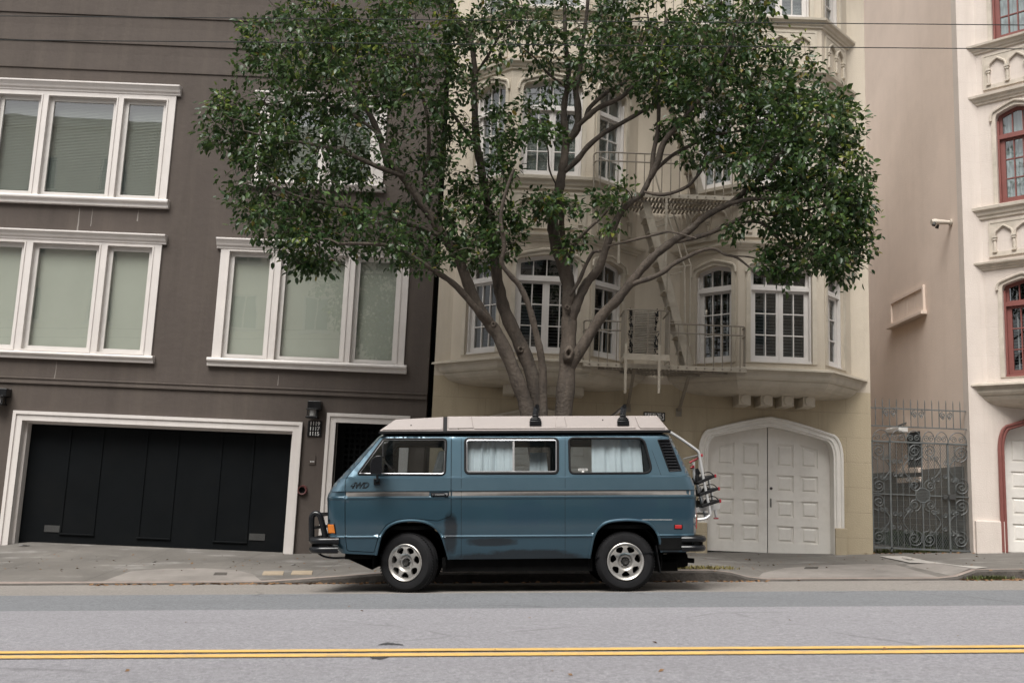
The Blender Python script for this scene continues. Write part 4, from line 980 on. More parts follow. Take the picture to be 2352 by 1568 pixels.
# ================================================================== street tree
YT = 13.95
base = at_y(1262, 1312, YT); base.z = walk_z(base.x, YT)
tree = thing('street_tree', 'broad leafy street tree with several forking trunks growing behind the camper van', 'tree', base)
def seg3(pts, y0, y1, r0, r1, k=4):
    """photo points -> smooth limb running from depth y0 to y1"""
    c = catmull([(x, y, 0) for x, y in pts], k); n = len(c)
    P = [at_y(p.x, p.y, y0+(y1-y0)*i/(n-1)) for i, p in enumerate(c)]
    rad = [r0+(r1-r0)*(i/(n-1))**.8 for i in range(n)]
    ph = random.random()*6
    if pts[0][1] < 1300: rad = [r*min(1, .6+.1*i) for i, r in enumerate(rad)]
    rad = [r*(1+.07*math.sin(i*1.3+ph)+.05*math.sin(i*3.1+ph)) for i, r in enumerate(rad)]
    return P, rad
LIMBS = [
 ([(1256, 1330), (1240, 1100), (1213, 951), (1194, 889), (1169, 824), (1143, 769), (1124, 743), (1098, 704), (1075, 652), (1050, 588), (1020, 546), (988, 494), (960, 455), (925, 405), (890, 370), (870, 310), (845, 255), (810, 210), (780, 150), (750, 80)], 13.95, 13.3, .125, .03),
 ([(1140, 765), (1124, 738), (1095, 711), (1050, 659), (1007, 627), (960, 597), (905, 568), (850, 560), (780, 560)], 13.85, 12.6, .065, .018),
 ([(1262, 1330), (1252, 1100), (1239, 938), (1221, 857), (1195, 792), (1169, 737), (1156, 704), (1150, 678), (1143, 646), (1137, 597), (1131, 549), (1127, 500), (1113, 437), (1103, 374), (1094, 328), (1091, 265), (1088, 203), (1091, 172), (1082, 94), (1066, 62), (1035, 20), (1020, -60)], 13.95, 14.1, .125, .03),
 ([(1268, 1330), (1258, 1100), (1249, 951), (1247, 857), (1241, 808), (1228, 753), (1215, 704), (1195, 659), (1173, 633), (1152, 604), (1158, 565), (1150, 500), (1162, 440), (1180, 390)], 13.9, 13.0, .07, .02),
 ([(1274, 1330), (1283, 1100), (1294, 951), (1302, 860), (1305, 800), (1307, 743), (1307, 704), (1305, 652), (1289, 597), (1276, 558), (1270, 516), (1273, 484), (1284, 437), (1291, 394), (1297, 359), (1300, 312), (1295, 275), (1297, 234), (1303, 203), (1306, 156), (1300, 109), (1297, 47), (1296, -40), (1290, -120)], 13.95, 14.4, .150, .02),
 ([(1300, 330), (1325, 296), (1328, 250), (1322, 203), (1331, 172), (1334, 125), (1344, 62), (1352, -10), (1360, -90)], 14.2, 13.9, .07, .02),
 ([(1297, 570), (1290, 520), (1291, 480), (1282, 452)], 14.0, 13.6, .05, .03),
 ([(1328, 290), (1353, 265), (1378, 246), (1425, 225), (1456, 197), (1475, 184), (1505, 172), (1545, 150), (1600, 110)], 14.0, 13.4, .05, .015),
 ([(1345, 268), (1356, 246), (1394, 212), (1434, 190), (1450, 160), (1470, 120), (1490, 60)], 14.0, 14.6, .042, .012),
 ([(1292, 400), (1328, 365), (1350, 337), (1387, 306), (1431, 281), (1475, 256), (1505, 236), (1530, 215), (1580, 190), (1640, 150)], 14.2, 13.5, .05, .015),
 ([(1307, 610), (1312, 575), (1341, 536), (1383, 497), (1396, 481)], 13.9, 13.4, .032, .018),
 ([(1305, 770), (1312, 735), (1325, 700), (1344, 655), (1365, 630), (1377, 613), (1390, 575), (1403, 539), (1419, 500), (1441, 471), (1467, 452), (1476, 443), (1496, 400), (1501, 350), (1511, 300), (1513, 240), (1511, 190), (1520, 120), (1530, 40)], 14.05, 13.3, .080, .02),
 ([(1309, 680), (1330, 645), (1345, 610), (1362, 580), (1378, 577)], 13.9, 13.5, .032, .022),
 ([(1494, 410), (1510, 375), (1526, 325), (1566, 280), (1596, 240), (1626, 210), (1650, 160), (1680, 100), (1700, 40)], 13.5, 12.8, .055, .015),
 ([(1480, 441), (1526, 447), (1576, 430), (1601, 405), (1626, 375), (1656, 360), (1700, 350)], 13.5, 12.9, .032, .012),
 ([(1600, 402), (1610, 378), (1622, 352), (1640, 330)], 13.2, 12.9, .018, .01),
 ([(1503, 395), (1540, 360), (1590, 332), (1640, 310), (1700, 300), (1760, 270)], 13.6, 13.2, .035, .012),
 ([(1398, 565), (1451, 552), (1505, 539), (1536, 532), (1565, 538), (1600, 548)], 13.7, 13.2, .022, .012),
 ([(1300, 870), (1316, 832), (1354, 769), (1386, 720), (1416, 691), (1441, 659), (1474, 618), (1507, 584), (1545, 555), (1587, 526), (1620, 497), (1669, 471), (1685, 461), (1717, 435), (1750, 405), (1776, 375), (1806, 340), (1840, 310), (1880, 280)], 14.04, 12.8, .090, .02),
 ([(1441, 662), (1458, 650), (1490, 640), (1522, 626), (1545, 608), (1571, 594), (1604, 578), (1639, 571), (1665, 584), (1691, 591), (1717, 610), (1737, 630), (1760, 636)], 13.7, 13.0, .045, .010),
 ([(1685, 588), (1720, 590), (1745, 598), (1755, 616)], 13.2, 12.9, .015, .007),
 ([(1545, 558), (1620, 539), (1665, 520), (1704, 500), (1733, 491), (1782, 494), (1847, 484), (1900, 470), (1950, 450)], 13.5, 12.7, .04, .012),
 ([(1690, 512), (1743, 510), (1769, 529), (1808, 565), (1863, 581), (1910, 600)], 13.2, 12.6, .028, .010),
 ([(1717, 437), (1760, 430), (1820, 415), (1880, 400), (1940, 370)], 13.2, 13.4, .04, .012),
 ([(1669, 471), (1720, 458), (1790, 455), (1850, 440), (1920, 420)], 13.2, 12.4, .04, .012),
 ([(1020, 546), (960, 520), (900, 500), (830, 480), (760, 470), (680, 450), (620, 420)], 13.6, 12.8, .05, .012),
 ([(925, 405), (860, 380), (790, 350), (710, 330), (640, 320), (560, 300)], 13.4, 12.9, .045, .010),
 ([(870, 310), (820, 270), (750, 240), (680, 230), (610, 240)], 13.3, 13.9, .035, .010),
 ([(985, 492), (975, 420), (985, 340), (980, 260), (960, 190), (950, 110), (955, 30)], 13.7, 14.3, .04, .012),
 ([(1094, 330), (1060, 290), (1020, 230), (990, 170), (960, 120)], 14.0, 14.7, .035, .012),
 ([(1091, 172), (1120, 130), (1150, 80), (1190, 40)], 14.1, 13.6, .03, .01),
 ([(1303, 203), (1260, 170), (1230, 135), (1200, 110)], 14.2, 13.6, .025, .01),
 ([(1284, 437), (1262, 390), (1258, 340), (1240, 315), (1225, 300)], 14.2, 13.6, .016, .008),
]
skel = []  # (point, limb index)
tg = G(); lg = G()
for i, (p, y0, y1, ra, rb) in enumerate(LIMBS):
    P, rad = seg3(p, y0, y1, ra, rb)
    (tg if len(p) > 10 and p[0][1] > 1300 else lg).tube(P, rad, 12)
    for a, r in list(zip(P, rad))[(12 if p[0][1] > 1300 else 2):]:
        if r < .085: skel.append(a)
def knot(px, py, Y, r):
    c = at_y(px, py, Y); kg = G(); ax = Vector((0, -1, .1)).normalized(); n = 18; rings = [(1.75, -.06), (1.45, .0), (1.1, .035), (.85, .04), (.6, .02), (.3, -.03), (0, -.05)]; vs = []
    for q, h in rings:
        for k in range(n):
            t = 2*math.pi*k/n; w = r*q*(1+.12*math.sin(2*t+px)+.07*math.sin(5*t)); vs.append(c+Vector((w*math.cos(t), 0, w*1.3*math.sin(t)))+ax*h*r/.06)
    kg.add(vs, [(i*n+k, i*n+(k+1) % n, (i+1)*n+(k+1) % n, (i+1)*n+k) for i in range(len(rings)-1) for k in range(n)], True); kg.build('knot', M['bark'], trunk, 0, 70)
trunk = tg.build('trunk', M['bark'], tree); lg.build('limb', M['bark'], tree)
knot(1306, 812, 13.845, .052); knot(1133, 745, 13.665, .026); knot(1196, 803, 13.87, .03); knot(1303, 706, 13.88, .024)
# leaf clumps: (photo x, y, rx, ry, clumps, depth near, depth far, young share)
BL = [(700, 90, 140, 100, 150, 12.0, 15.6, .12), (640, 200, 105, 90, 95, 12.2, 15.4, .05), (595, 300, 85, 80, 70, 12.4, 15, .05), (510, 262, 45, 42, 16, 13, 13.8, .1), (505, 320, 40, 25, 10, 13, 13.8, .05), (600, 410, 92, 80, 75, 12.2, 15, .03), (720, 320, 120, 105, 105, 11.8, 15.2, .02),
 (830, 140, 130, 120, 140, 11.8, 15.8, .12), (820, 300, 110, 95, 80, 11.9, 15.6, .02), (960, 70, 130, 110, 120, 11.9, 15.8, .2), (930, 220, 100, 90, 75, 12, 15.7, .04), (640, 500, 92, 55, 60, 12.2, 14.6, .02), (760, 460, 110, 70, 75, 12, 15.2, .02), (710, 600, 62, 28, 26, 12.6, 13.4, .02), (700, 560, 70, 40, 26, 12.4, 14, .02),
 (860, 530, 110, 58, 60, 12, 14.6, .02), (960, 585, 70, 34, 32, 12.4, 14.2, .02), (950, 420, 75, 85, 50, 12.2, 15.4, .02), (1040, 330, 62, 120, 85, 12.8, 15.2, .02), (1065, 490, 60, 80, 50, 12.8, 14.8, .02), (1100, 575, 65, 45, 24, 13, 14.6, .02), (1085, 130, 90, 95, 75, 12.5, 15.5, .08), (1150, 300, 42, 60, 26, 13, 14.4, .02), (1150, 390, 32, 70, 20, 13, 14.2, .02), (1165, 540, 40, 60, 22, 13, 14, .02), (1160, 50, 80, 60, 50, 12.5, 15.3, .05), (1235, 240, 50, 26, 12, 13.2, 14, .02), (1245, 310, 45, 24, 10, 13.2, 14, .02), (1215, 300, 40, 30, 10, 13, 14, 0), (1270, 160, 55, 50, 14, 13.4, 14.6, .03), (1262, 55, 95, 65, 50, 12.6, 15.2, .05),
 (1380, 90, 95, 90, 75, 12.6, 15.4, .06), (1480, 75, 110, 85, 90, 12.3, 15.5, .08), (1420, 180, 75, 38, 24, 13, 15, .02), (1345, 190, 50, 30, 12, 13.4, 14.6, .02), (1530, 165, 90, 70, 70, 12.3, 15.2, .03), (1620, 90, 120, 90, 105, 12, 15.4, .08), (1705, 50, 58, 70, 40, 12.4, 14.8, .15), (1640, 205, 110, 62, 70, 12.2, 15, .03), (1735, 180, 85, 75, 62, 12, 14.8, .1), (1800, 120, 50, 55, 14, 12.6, 13.8, .3), (1760, 20, 30, 40, 7, 13, 13.8, .5), (1855, 175, 38, 40, 9, 12.8, 13.6, .2), (1580, 285, 75, 45, 34, 12.6, 14.6, .02), (1620, 345, 60, 45, 26, 12.6, 14.2, .02), (1505, 225, 50, 30, 14, 13, 14.4, 0),
 (1760, 280, 110, 72, 95, 11.7, 14.6, .02), (1880, 255, 90, 55, 66, 11.8, 14.4, .12), (1940, 300, 45, 60, 30, 12.1, 13.9, .2), (1830, 355, 110, 70, 95, 11.6, 14.4, .02), (1935, 400, 60, 70, 46, 12, 13.8, .12), (1720, 375, 60, 52, 34, 12, 14, .02), (1890, 470, 105, 65, 85, 11.7, 13.9, .04), (1965, 505, 36, 55, 22, 12.2, 13.4, .3), (1785, 455, 80, 50, 44, 12, 14, .02), (1905, 560, 82, 48, 58, 11.9, 13.6, .04), (1805, 545, 75, 40, 28, 12.2, 13.8, .02), (1935, 620, 30, 40, 13, 12.3, 13.2, .02), (1840, 610, 62, 26, 20, 12.3, 13.4, .02), (1775, 600, 45, 30, 12, 12.4, 13.4, .02), (1785, 640, 30, 14, 6, 12.6, 13.2, .02), (1985, 545, 18, 30, 7, 12.4, 13.2, .3),
 (1275, 478, 68, 24, 26, 13.2, 14.4, .06), (1245, 458, 40, 20, 9, 13.3, 14.2, .1), (1385, 468, 55, 24, 14, 13.2, 14.2, .06), (1195, 500, 26, 40, 9, 13.2, 14, .02), (1325, 560, 32, 50, 12, 13.3, 14, .05), (1420, 425, 22, 20, 5, 13.3, 13.8, .2), (1680, 528, 30, 16, 7, 12.9, 13.3, .05), (1402, 530, 18, 14, 3, 13.2, 13.5, .1), (1130, 500, 40, 60, 14, 13.1, 14.2, 0),
 (750, -110, 200, 130, 60, 12, 15.8, .1), (1000, -150, 220, 140, 70, 12, 15.8, .1), (1280, -140, 220, 130, 60, 12.2, 15.8, .1), (1560, -120, 200, 130, 60, 12, 15.6, .1)]
THIN = {(640, 200), (720, 320), (820, 300), (600, 410), (760, 460), (930, 220), (950, 420), (1040, 330)}
cl = []
for (cx, cy, rx, ry, n, ya, yb, yg) in BL:
    n = int(n*(1.0 if cy < -50 else (.50 if (cx, cy) in THIN else .62 if 1085 <= cx <= 1540 and cy < 260 else .80 if cx > 1450 else .86))+.5)
    for _ in range(n):
        a = rng.uniform(0, 2*math.pi); q = math.sqrt(rng.uniform(0, 1)); 
        x, y = cx+rx*q*math.cos(a), cy+ry*q*math.sin(a)
        edge = math.sqrt(max(.08, 1-q*q)); mid = (ya+yb)/2
        Y = mid+(yb-ya)/2*edge*rng.uniform(-1, 1)
        lim = F-.35 if x < 990 else F-BD-.25
        cl.append((at_y(x, y, min(Y, lim)), rng.uniform() < yg*(1.6 if y < cy else .5)))
# twigs: grow every clump from the nearest limb or twig already there
pts = np.array([tuple(p) for p in skel]); parent_i = [-1]*len(pts)
order = sorted(range(len(cl)), key=lambda i: float(np.min(np.sum((pts-np.array(tuple(cl[i][0])))**2, axis=1))))
buf = np.zeros((len(pts)+len(cl)*4, 3)); buf[:len(pts)] = pts; N_ = len(pts); par = {}; ends = []
nsk = N_
for i in order:
    c = np.array(tuple(cl[i][0])); d = np.sum((buf[:N_]-c)**2, axis=1)
    d = d+.35*np.maximum(0, buf[:N_, 2]-c[2]-.1)**2
    k = int(np.argmin(d)); p = buf[k].copy(); prev = k; L = math.sqrt(float(d[k]))
    m = 3 if L > .25 else 2
    side = rng.normal(0, .12*L, 3); 
    for j in range(1, m+1):
        t = j/m; q = p+(c-p)*t+side*math.sin(math.pi*t)+np.array([0, 0, .10*L*math.sin(math.pi*t)])
        buf[N_] = q; par[N_] = prev; prev = N_; N_ += 1
    ends.append((prev, i))
cnt = {}
for e, i in ends:
    k = e
    while k >= nsk: cnt[k] = cnt.get(k, 0)+1; k = par[k]
tw = G(); kids = {}
for k, p in par.items(): kids.setdefault(p, []).append(k)
def rr(n): return min(.022, .0032*n**.42)
done = set()
for k in par:
    if par[k] < nsk or max(kids[par[k]], key=lambda q: cnt.get(q, 0)) != k:
        ch = [par[k], k]; q = k
        while q in kids: q = max(kids[q], key=lambda z: cnt.get(z, 0)); ch.append(q)
        P = catmull([tuple(buf[c]) for c in ch], 2) if len(ch) > 2 else [Vector(buf[c]) for c in ch]
        rads = [rr(cnt.get(c, 1)) for c in ch[1:]]; n = len(P)
        rad = [rads[min(len(rads)-1, int(j/(n-1)*len(rads)))] for j in range(n)]
        tw.tube(P, rad, 4)
tw.build('twig_network', M['bark'], tree)
# leaves
def leaf_mat(name, ca, cb, rough):
    m = bpy.data.materials.new(name); m.use_nodes = True; N = m.node_tree.nodes; L = m.node_tree.links; b = N['Principled BSDF']
    gi = N.new('ShaderNodeNewGeometry'); x = N.new('ShaderNodeMix'); x.data_type = 'RGBA'; cr = N.new('ShaderNodeValToRGB'); el = cr.color_ramp.elements; el[0].color = (*ca, 1); el[1].position = 1.0; el[1].color = (.20, .14, .03, 1)
    for p_, c_ in ((.55, tuple((a+b_)/2 for a, b_ in zip(ca, cb))), (.90, cb), (.965, tuple(min(1, q*1.7) for q in cb)), (.985, (.14, .15, .03))):
        e = el.new(p_); e.color = (*c_, 1)
    L.new(gi.outputs['Random Per Island'], cr.inputs[0]); x.inputs[0].default_value = 0; L.new(cr.outputs[0], x.inputs[6]); L.new(x.outputs[2], b.inputs['Base Color'])
    b.inputs['Roughness'].default_value = rough; b.inputs['Specular IOR Level'].default_value = .42
    t = N.new('ShaderNodeBsdfTranslucent'); hsv = N.new('ShaderNodeHueSaturation'); hsv.inputs['Value'].default_value = 1.6; hsv.inputs['Hue'].default_value = .48
    L.new(x.outputs[2], hsv.inputs['Color']); L.new(hsv.outputs[0], t.inputs[0])
    ms = N.new('ShaderNodeMixShader'); ms.inputs[0].default_value = .25; L.new(b.outputs[0], ms.inputs[1]); L.new(t.outputs[0], ms.inputs[2])
    L.new(ms.outputs[0], N['Material Output'].inputs[0]); return m
LA = leaf_mat('leaf', (.016, .043, .013), (.056, .098, .026), .35); LB = leaf_mat('young leaf', (.09, .15, .03), (.20, .24, .05), .38)
def leaves(sel, per, m, name, smin, smax):
    if not sel: return
    C = np.repeat(np.array([tuple(buf[e]) for e, _ in sel]), per, axis=0)
    PR = np.repeat(np.array([tuple(buf[e]-buf[par[e]]) for e, _ in sel]), per, axis=0); PR /= np.linalg.norm(PR, axis=1)[:, None]+1e-9
    n = len(C)
    off = rng.normal(0, 1, (n, 3)); off /= np.linalg.norm(off, axis=1)[:, None]; rad = rng.uniform(.02, 1, n)**.6*.17
    pos = C+off*rad[:, None]*np.array([1, 1, .75])+PR*rng.uniform(-.12, .10, n)[:, None]
    D = off*.9+PR*.7+rng.normal(0, .45, (n, 3)); D[:, 2] -= .28; D /= np.linalg.norm(D, axis=1)[:, None]
    up = np.array([0, -.25, 1])+rng.normal(0, .42, (n, 3)); S = np.cross(D, up); S /= np.linalg.norm(S, axis=1)[:, None]+1e-9; Nn = np.cross(S, D)
    L = rng.uniform(smin, smax, n); w = L*rng.uniform(.46, .62, n)*.5; fold = w*rng.uniform(.2, .6, n); dr = L*rng.uniform(.0, .25, n)
    T = [(0, 0, 0), (.27, .92, .8), (.62, .88, .6), (1, 0, -1), (.62, -.88, .6), (.27, -.92, .8), (.48, 0, .0)]
    V = np.zeros((n, 7, 3))
    for j, (a, b, c) in enumerate(T):
        z = (fold*c if j not in (3,) else -dr)
        V[:, j] = pos+D*(L*a)[:, None]+S*(w*b)[:, None]+Nn*z[:, None]
    fc = np.array([(0, 6, 1), (6, 2, 1), (6, 3, 2), (0, 5, 6), (6, 5, 4), (6, 4, 3)])
    Fx = (np.arange(n)[:, None, None]*7+fc[None]).reshape(-1, 3)
    me = bpy.data.meshes.new(name); V = V.reshape(-1, 3)-np.array(tuple(base)); me.vertices.add(len(V)); me.vertices.foreach_set('co', V.ravel())
    me.loops.add(Fx.size); me.loops.foreach_set('vertex_index', Fx.ravel().astype(np.int32)); me.polygons.add(len(Fx))
    me.polygons.foreach_set('loop_start', np.arange(0, Fx.size, 3, dtype=np.int32)); me.update(calc_edges=True); me.validate()
    me.materials.append(m); o = bpy.data.objects.new(name, me); COL.objects.link(o); o.parent = tree; return o
old = [(e, i) for e, i in ends if not cl[i][1]]; yng = [(e, i) for e, i in ends if cl[i][1]]
leaves(old, 20, LA, 'crown', .058, .115); leaves(yng, 12, LB, 'new_growth', .06, .10)
leaves([yng[k] for k in range(0, len(yng), 1)], 6, LA, 'crown', .07, .11)
# ================================================================== camper van
VW = 1.84
vo = at_y(1190, 1361, VY); vo.z = gz(vo.x, VY)
TH = math.atan(KS); VR = Matrix.Rotation(-TH, 3, 'Y'); VRi = VR.transposed()
van = thing('camper_van', 'blue camper van with a beige pop up roof and rear bike rack at the kerb', 'van', vo)
van.rotation_euler = VR.to_euler(); ORG[van.name] = Vector()
def vl(px, py, yo=0.):
    p = VRi @ (at_y(px, py, VY+yo)-vo); return p
def zr(row, yo=0): return vl(1176, row, yo).z
PT = [(980, .170), (995, .155), (1003, .128), (1089, .044), (1093, .040), (1096.5, .018), (1105, .013), (1116, .006), (1126, .0), (1127.2, .014), (1137.6, .014), (1140.8, -.010), (1143.5, -.010), (1146, -.002), (1165, -.006), (1185, -.008), (1205, -.007), (1225, -.002), (1227.6, -.002), (1230.6, -.018), (1232.2, -.016), (1234, -.002), (1262, .018), (1290, .055)]
PZ = sorted([(zr(r, y), y) for r, y in PT])
def prof(z): return lerp_tab(PZ, z)
def vq(px, py):
    p = vl(px, py, 0); p = vl(px, py, prof(p.z)); return (p.x, p.z)
def VQ(L): return [vq(*p) for p in L]
def dens(P, s, closed=True):
    out = []; n = len(P)
    for i in range(n if closed else n-1):
        a, b = Vector(P[i]), Vector(P[(i+1) % n]); k = max(1, int((b-a).length/s)); out += [tuple(a+(b-a)*j/k) for j in range(k)]
    return out if closed else out+[tuple(P[-1])]
def smooth2(L, k=4): return [(p.x, p.y) for p in catmull([(a, b, 0) for a, b in L], k)]
frontE = VQ([(778, 1270), (758, 1252), (751, 1232), (749, 1204), (747.6, 1142), (750, 1134), (764, 1110), (868, 1000), (873, 995.5)])
topE = VQ([(873, 995.5), (1539, 995.4)])
rearE = VQ([(1539, 995.4), (1569, 1052), (1593, 1100), (1599, 1113), (1602, 1135), (1602, 1221), (1599, 1238), (1588, 1267)])
rarch = smooth2(VQ([(1517, 1267), (1512, 1236), (1501, 1214), (1481, 1200), (1440, 1196), (1398, 1200.5), (1377, 1214), (1365, 1236), (1356, 1281)]))
farch = smooth2(VQ([(1029, 1284), (1020, 1253), (1011, 1228), (996, 1211), (974, 1200.5), (944, 1197), (914, 1200.5), (892, 1211), (876, 1233), (866, 1274)]))
OUT = dens(frontE+topE[1:]+rearE[1:]+rarch+farch, .022)
W1 = roundpoly(VQ([(823, 1088), (881, 1008.5), (1024.5, 1008.5), (1021, 1089)]), [.015, .02, .04, .04])
W2 = roundpoly(VQ([(1069, 1007.5), (1281, 1007.5), (1281, 1086), (1069, 1086)]), .045)
W3 = roundpoly(VQ([(1307.5, 1006.5), (1478, 1007), (1498, 1085), (1309.5, 1086)]), [.05, .07, .09, .05])
VENT = roundpoly(VQ([(1510, 1009), (1538, 1008.4), (1566, 1081), (1537, 1082.7)]), .012)
DOOR = roundpoly(VQ([(793, 1098), (874, 1001.5), (1036.6, 998.6), (1036.4, 1184.6), (1005, 1196), (985, 1193.5), (944, 1190), (912, 1193.3), (888, 1204), (870, 1229), (859, 1268), (797, 1264), (793, 1228)]), [.05, .03, .02, .02, .02, .02, .02, .02, .02, .02, .02, .02, .01])
RND = dens(frontE, .1, False), dens(rearE, .1, False)
def segd(x, z, P):
    m = 9.
    for a, b in zip(P, P[1:]):
        dx, dz = b[0]-a[0], b[1]-a[1]; t = max(0, min(1, ((x-a[0])*dx+(z-a[1])*dz)/(dx*dx+dz*dz+1e-12)))
        m = min(m, math.hypot(x-a[0]-t*dx, z-a[1]-t*dz))
    return m
ZT = zr(995.4, .15)
def ysurf(x, z):
    y = prof(z)
    for P, r in ((frontE, .13), (rearE, .11)):
        d = segd(x, z, P)
        if d < r: t = 1-d/r; y += r*.85*(1-math.sqrt(max(0, 1-t*t)))
    d = ZT-z
    if d < .05: t = 1-max(0, d)/.05; y += .05*(1-math.sqrt(max(0, 1-t*t)))
    return y
rows = sorted(set([z for z, _ in PZ]+[.45, .52, .6, .72, .8, .88, .96, 1.04, 1.36, 1.42, 1.5, 1.58, 1.66, 1.73, ZT-.01, ZT-.025, ZT-.045]))
def body_pts(outer, holes):
    out = []; xa = min(p[0] for p in outer); xb = max(p[0] for p in outer)
    for z in rows:
        x = xa+.012
        while x < xb:
            if inpoly(x, z, outer) and not any(inpoly(x, z, h) for h in holes):
                m = min(segd(x, z, list(h)+[h[0]]) for h in [outer]+list(holes))
                if m > .012: out.append((x, z))
            dn = min(x-xa, xb-x); x += .022 if dn < .32 else .05
    return out
SKIN = {}
def skin(g, outer, holes, flip=False, rim=None, rimloops=None):
    key = (len(outer), outer[0], len(holes))
    if key not in SKIN: SKIN[key] = cdt(outer, holes, body_pts(outer, holes))
    T, P = SKIN[key]; vs = [(x, ysurf(x, z), z) for x, z in P]
    if flip: vs = [(x, VW-y, z) for x, y, z in vs]
    g.add(vs, T, True)
    for lp in (rimloops or []):
        n = len(lp); a = [(x, ysurf(x, z), z) for x, z in lp]; b = [(x, ysurf(x, z)+rim, z) for x, z in lp]
        if flip: a = [(x, VW-y, z) for x, y, z in a]; b = [(x, VW-y, z) for x, y, z in b]
        g.add(a+b, [(i, (i+1) % n, n+(i+1) % n, n+i) for i in range(n)])
DOOR = dens(DOOR, .022); W1 = dens(W1, .04); W2 = dens(W2, .04); W3 = dens(W3, .04)
DIN = offset_poly(DOOR, .0035); DOUT = offset_poly(DOOR, -.0035)
g = G(); skin(g, OUT, [DOUT, W2, W3, VENT], rim=.03, rimloops=[W2, W3, VENT, DOUT, rarch[::1]+[rarch[-1]], farch+[farch[-1]]])
skin(g, OUT, [W1, W2, W3], True, .03, [W1, W2, W3])
# wrap across the width: nose, screen, roof edge, tail
ring = dens(frontE+topE[1:]+rearE[1:], .022, False); n = len(ring); vs = []; m = 8
for x, z in ring:
    y0 = ysurf(x, z)
    vs += [(x, y0+(VW-2*y0)*j/m, z) for j in range(m+1)]
g.add(vs, [(i*(m+1)+j, i*(m+1)+j+1, (i+1)*(m+1)+j+1, (i+1)*(m+1)+j) for i in range(n-1) for j in range(m)], True)
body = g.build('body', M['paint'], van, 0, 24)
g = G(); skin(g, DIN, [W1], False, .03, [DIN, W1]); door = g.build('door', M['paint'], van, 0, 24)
def ribbon(g, L, r, closed=False, dy=0., n=6):
    g.tube([(x, ysurf(x, z)+dy, z) for x, z in L], r, n, closed)
# dark backing of the door gap
g = G(); DD = dens(DOOR, .04)
a, b = offset_poly(DD, .02), offset_poly(DD, -.02); k = len(DD)
g.add([(x, ysurf(x, z)+.022, z) for x, z in a]+[(x, ysurf(x, z)+.022, z) for x, z in b], [(i, (i+1) % k, k+(i+1) % k, k+i) for i in range(k)]); g.build('door_seal', M['rubber'], van)
# wheel arch lips
for ar in (rarch, farch):
    g = G(); g.tube([(x, ysurf(x, z)+.004, z) for x, z in offset_poly(ar+[(ar[-1][0], ar[-1][1]-.01), (ar[0][0], ar[0][1]-.01)], -.012)[:len(ar)]], .017, 8); g.build('arch_lip', M['paint'], van)
# seams
g = G()
for px in (1298, 1059.5): ribbon(g, [vq(px, r) for r in np.linspace(998, 1278, 40)], .0022, dy=.0005)
ribbon(g, [vq(1485, 1000), vq(1500, 1040), vq(1518.5, 1091), vq(1519, 1125)], .0022, dy=.0005)
g.build('panel_seam', M['rubber'], body)
g = G(); ribbon(g, [vq(p, 1193) for p in range(1460, 1545, 12)], .002, dy=0); g.build('scratch', M['white'], body)
# gutter under the pop-top
g = G()
for zz, yy, r, mm in ((zr(992.5, .15), .13, .016, 0),):
    xa, xb = vq(873, 995)[0], vq(1538, 995)[0]
    for fl in (0, 1): y = yy if not fl else VW-yy; g.box(xa-.01, xb+.01, y-.02, y+.06, zz-.012, zz+.018)
g.box(xa+.05, xb-.05, .19, VW-.19, ZT+.002, ZT+.05)
g.build('roof_seal', M['rubber'], van, .006)
# stripe
for xa, xb, par_ in ((795, 986, door), (1031.5, 1035, door), (1038.5, 1600, body)):
    g = G(); L = [(x, z) for x in np.linspace(vq(xa, 1133)[0], vq(xb, 1133)[0], 40) for z in (zr(1137.4), zr(1127.6))]
    g.add([(x, ysurf(x, z)-.002, z) for x, z in L], [(2*i, 2*i+2, 2*i+3, 2*i+1) for i in range(39)]); g.build('stripe', M['stripe'], par_)
# windows: rubber seal, chrome, glass
def window(nm, P, chrome, par_, fl=False):
    g = G(); Y = (lambda x, z: VW-ysurf(x, z)) if fl else ysurf; s = -1 if fl else 1
    g.tube([(x, Y(x, z), z) for x, z in offset_poly(P, -.004)], .013, 8, True); w = g.build('window_seal', M['rubber'], par_)
    T, PP = cdt(P, []); g = G(); g.add([(x, Y(x, z)+s*.012, z) for x, z in PP], T); g.build('window_pane', M['vanglass'], par_ if fl else par_)
    if chrome:
        g = G(); g.tube([(x, Y(x, z)-s*.002, z) for x, z in offset_poly(P, .016 if chrome == 2 else .006)], .008 if chrome == 2 else .005, 8, True); g.build('chrome_trim', M['chrome'], par_)
window('a', W1, 1, door); window('b', W2, 2, body); window('c', W3, 0, body)
for P in (W1, W2, W3): window('d', P, 0, body, True)
g = G(); (xa, za), (xb, zb) = vq(879, 1009), vq(879, 1088.5); g.bar((xa, ysurf(xa, za)+.004, za), (xb, ysurf(xb, zb)+.004, zb), .016, .012, up=(0, 1, 0)); g.build('quarter_light_bar', M['rubber'], door)
(xa, za), (xb, zb) = vq(1179.5, 1009), vq(1179.5, 1085); g = G(); g.bar((xa, ysurf(xa, za)+.006, za), (xb, ysurf(xb, zb)+.006, zb), .022, .012, up=(0, 1, 0)); g.build('slider_bar', M['chrome'], body)
g = G(); p = vq(1339, 1078); ff = lambda u, v, c: (p[0]+u, ysurf(p[0], p[1]+c)+.008+v, p[1]+c)
G_ = G(ff); hl = [rect(-.045, .045, -.007, .007)]; G_.plate(rect(-.05, .05, -.012, .012), hl, -.001, .001); G_.lathe([(0, .001), (.014, .001), (.014, 0)], (0, 0, -.026), (0, -1, 0), 12); G_.build('window_sticker', M['white'], body)
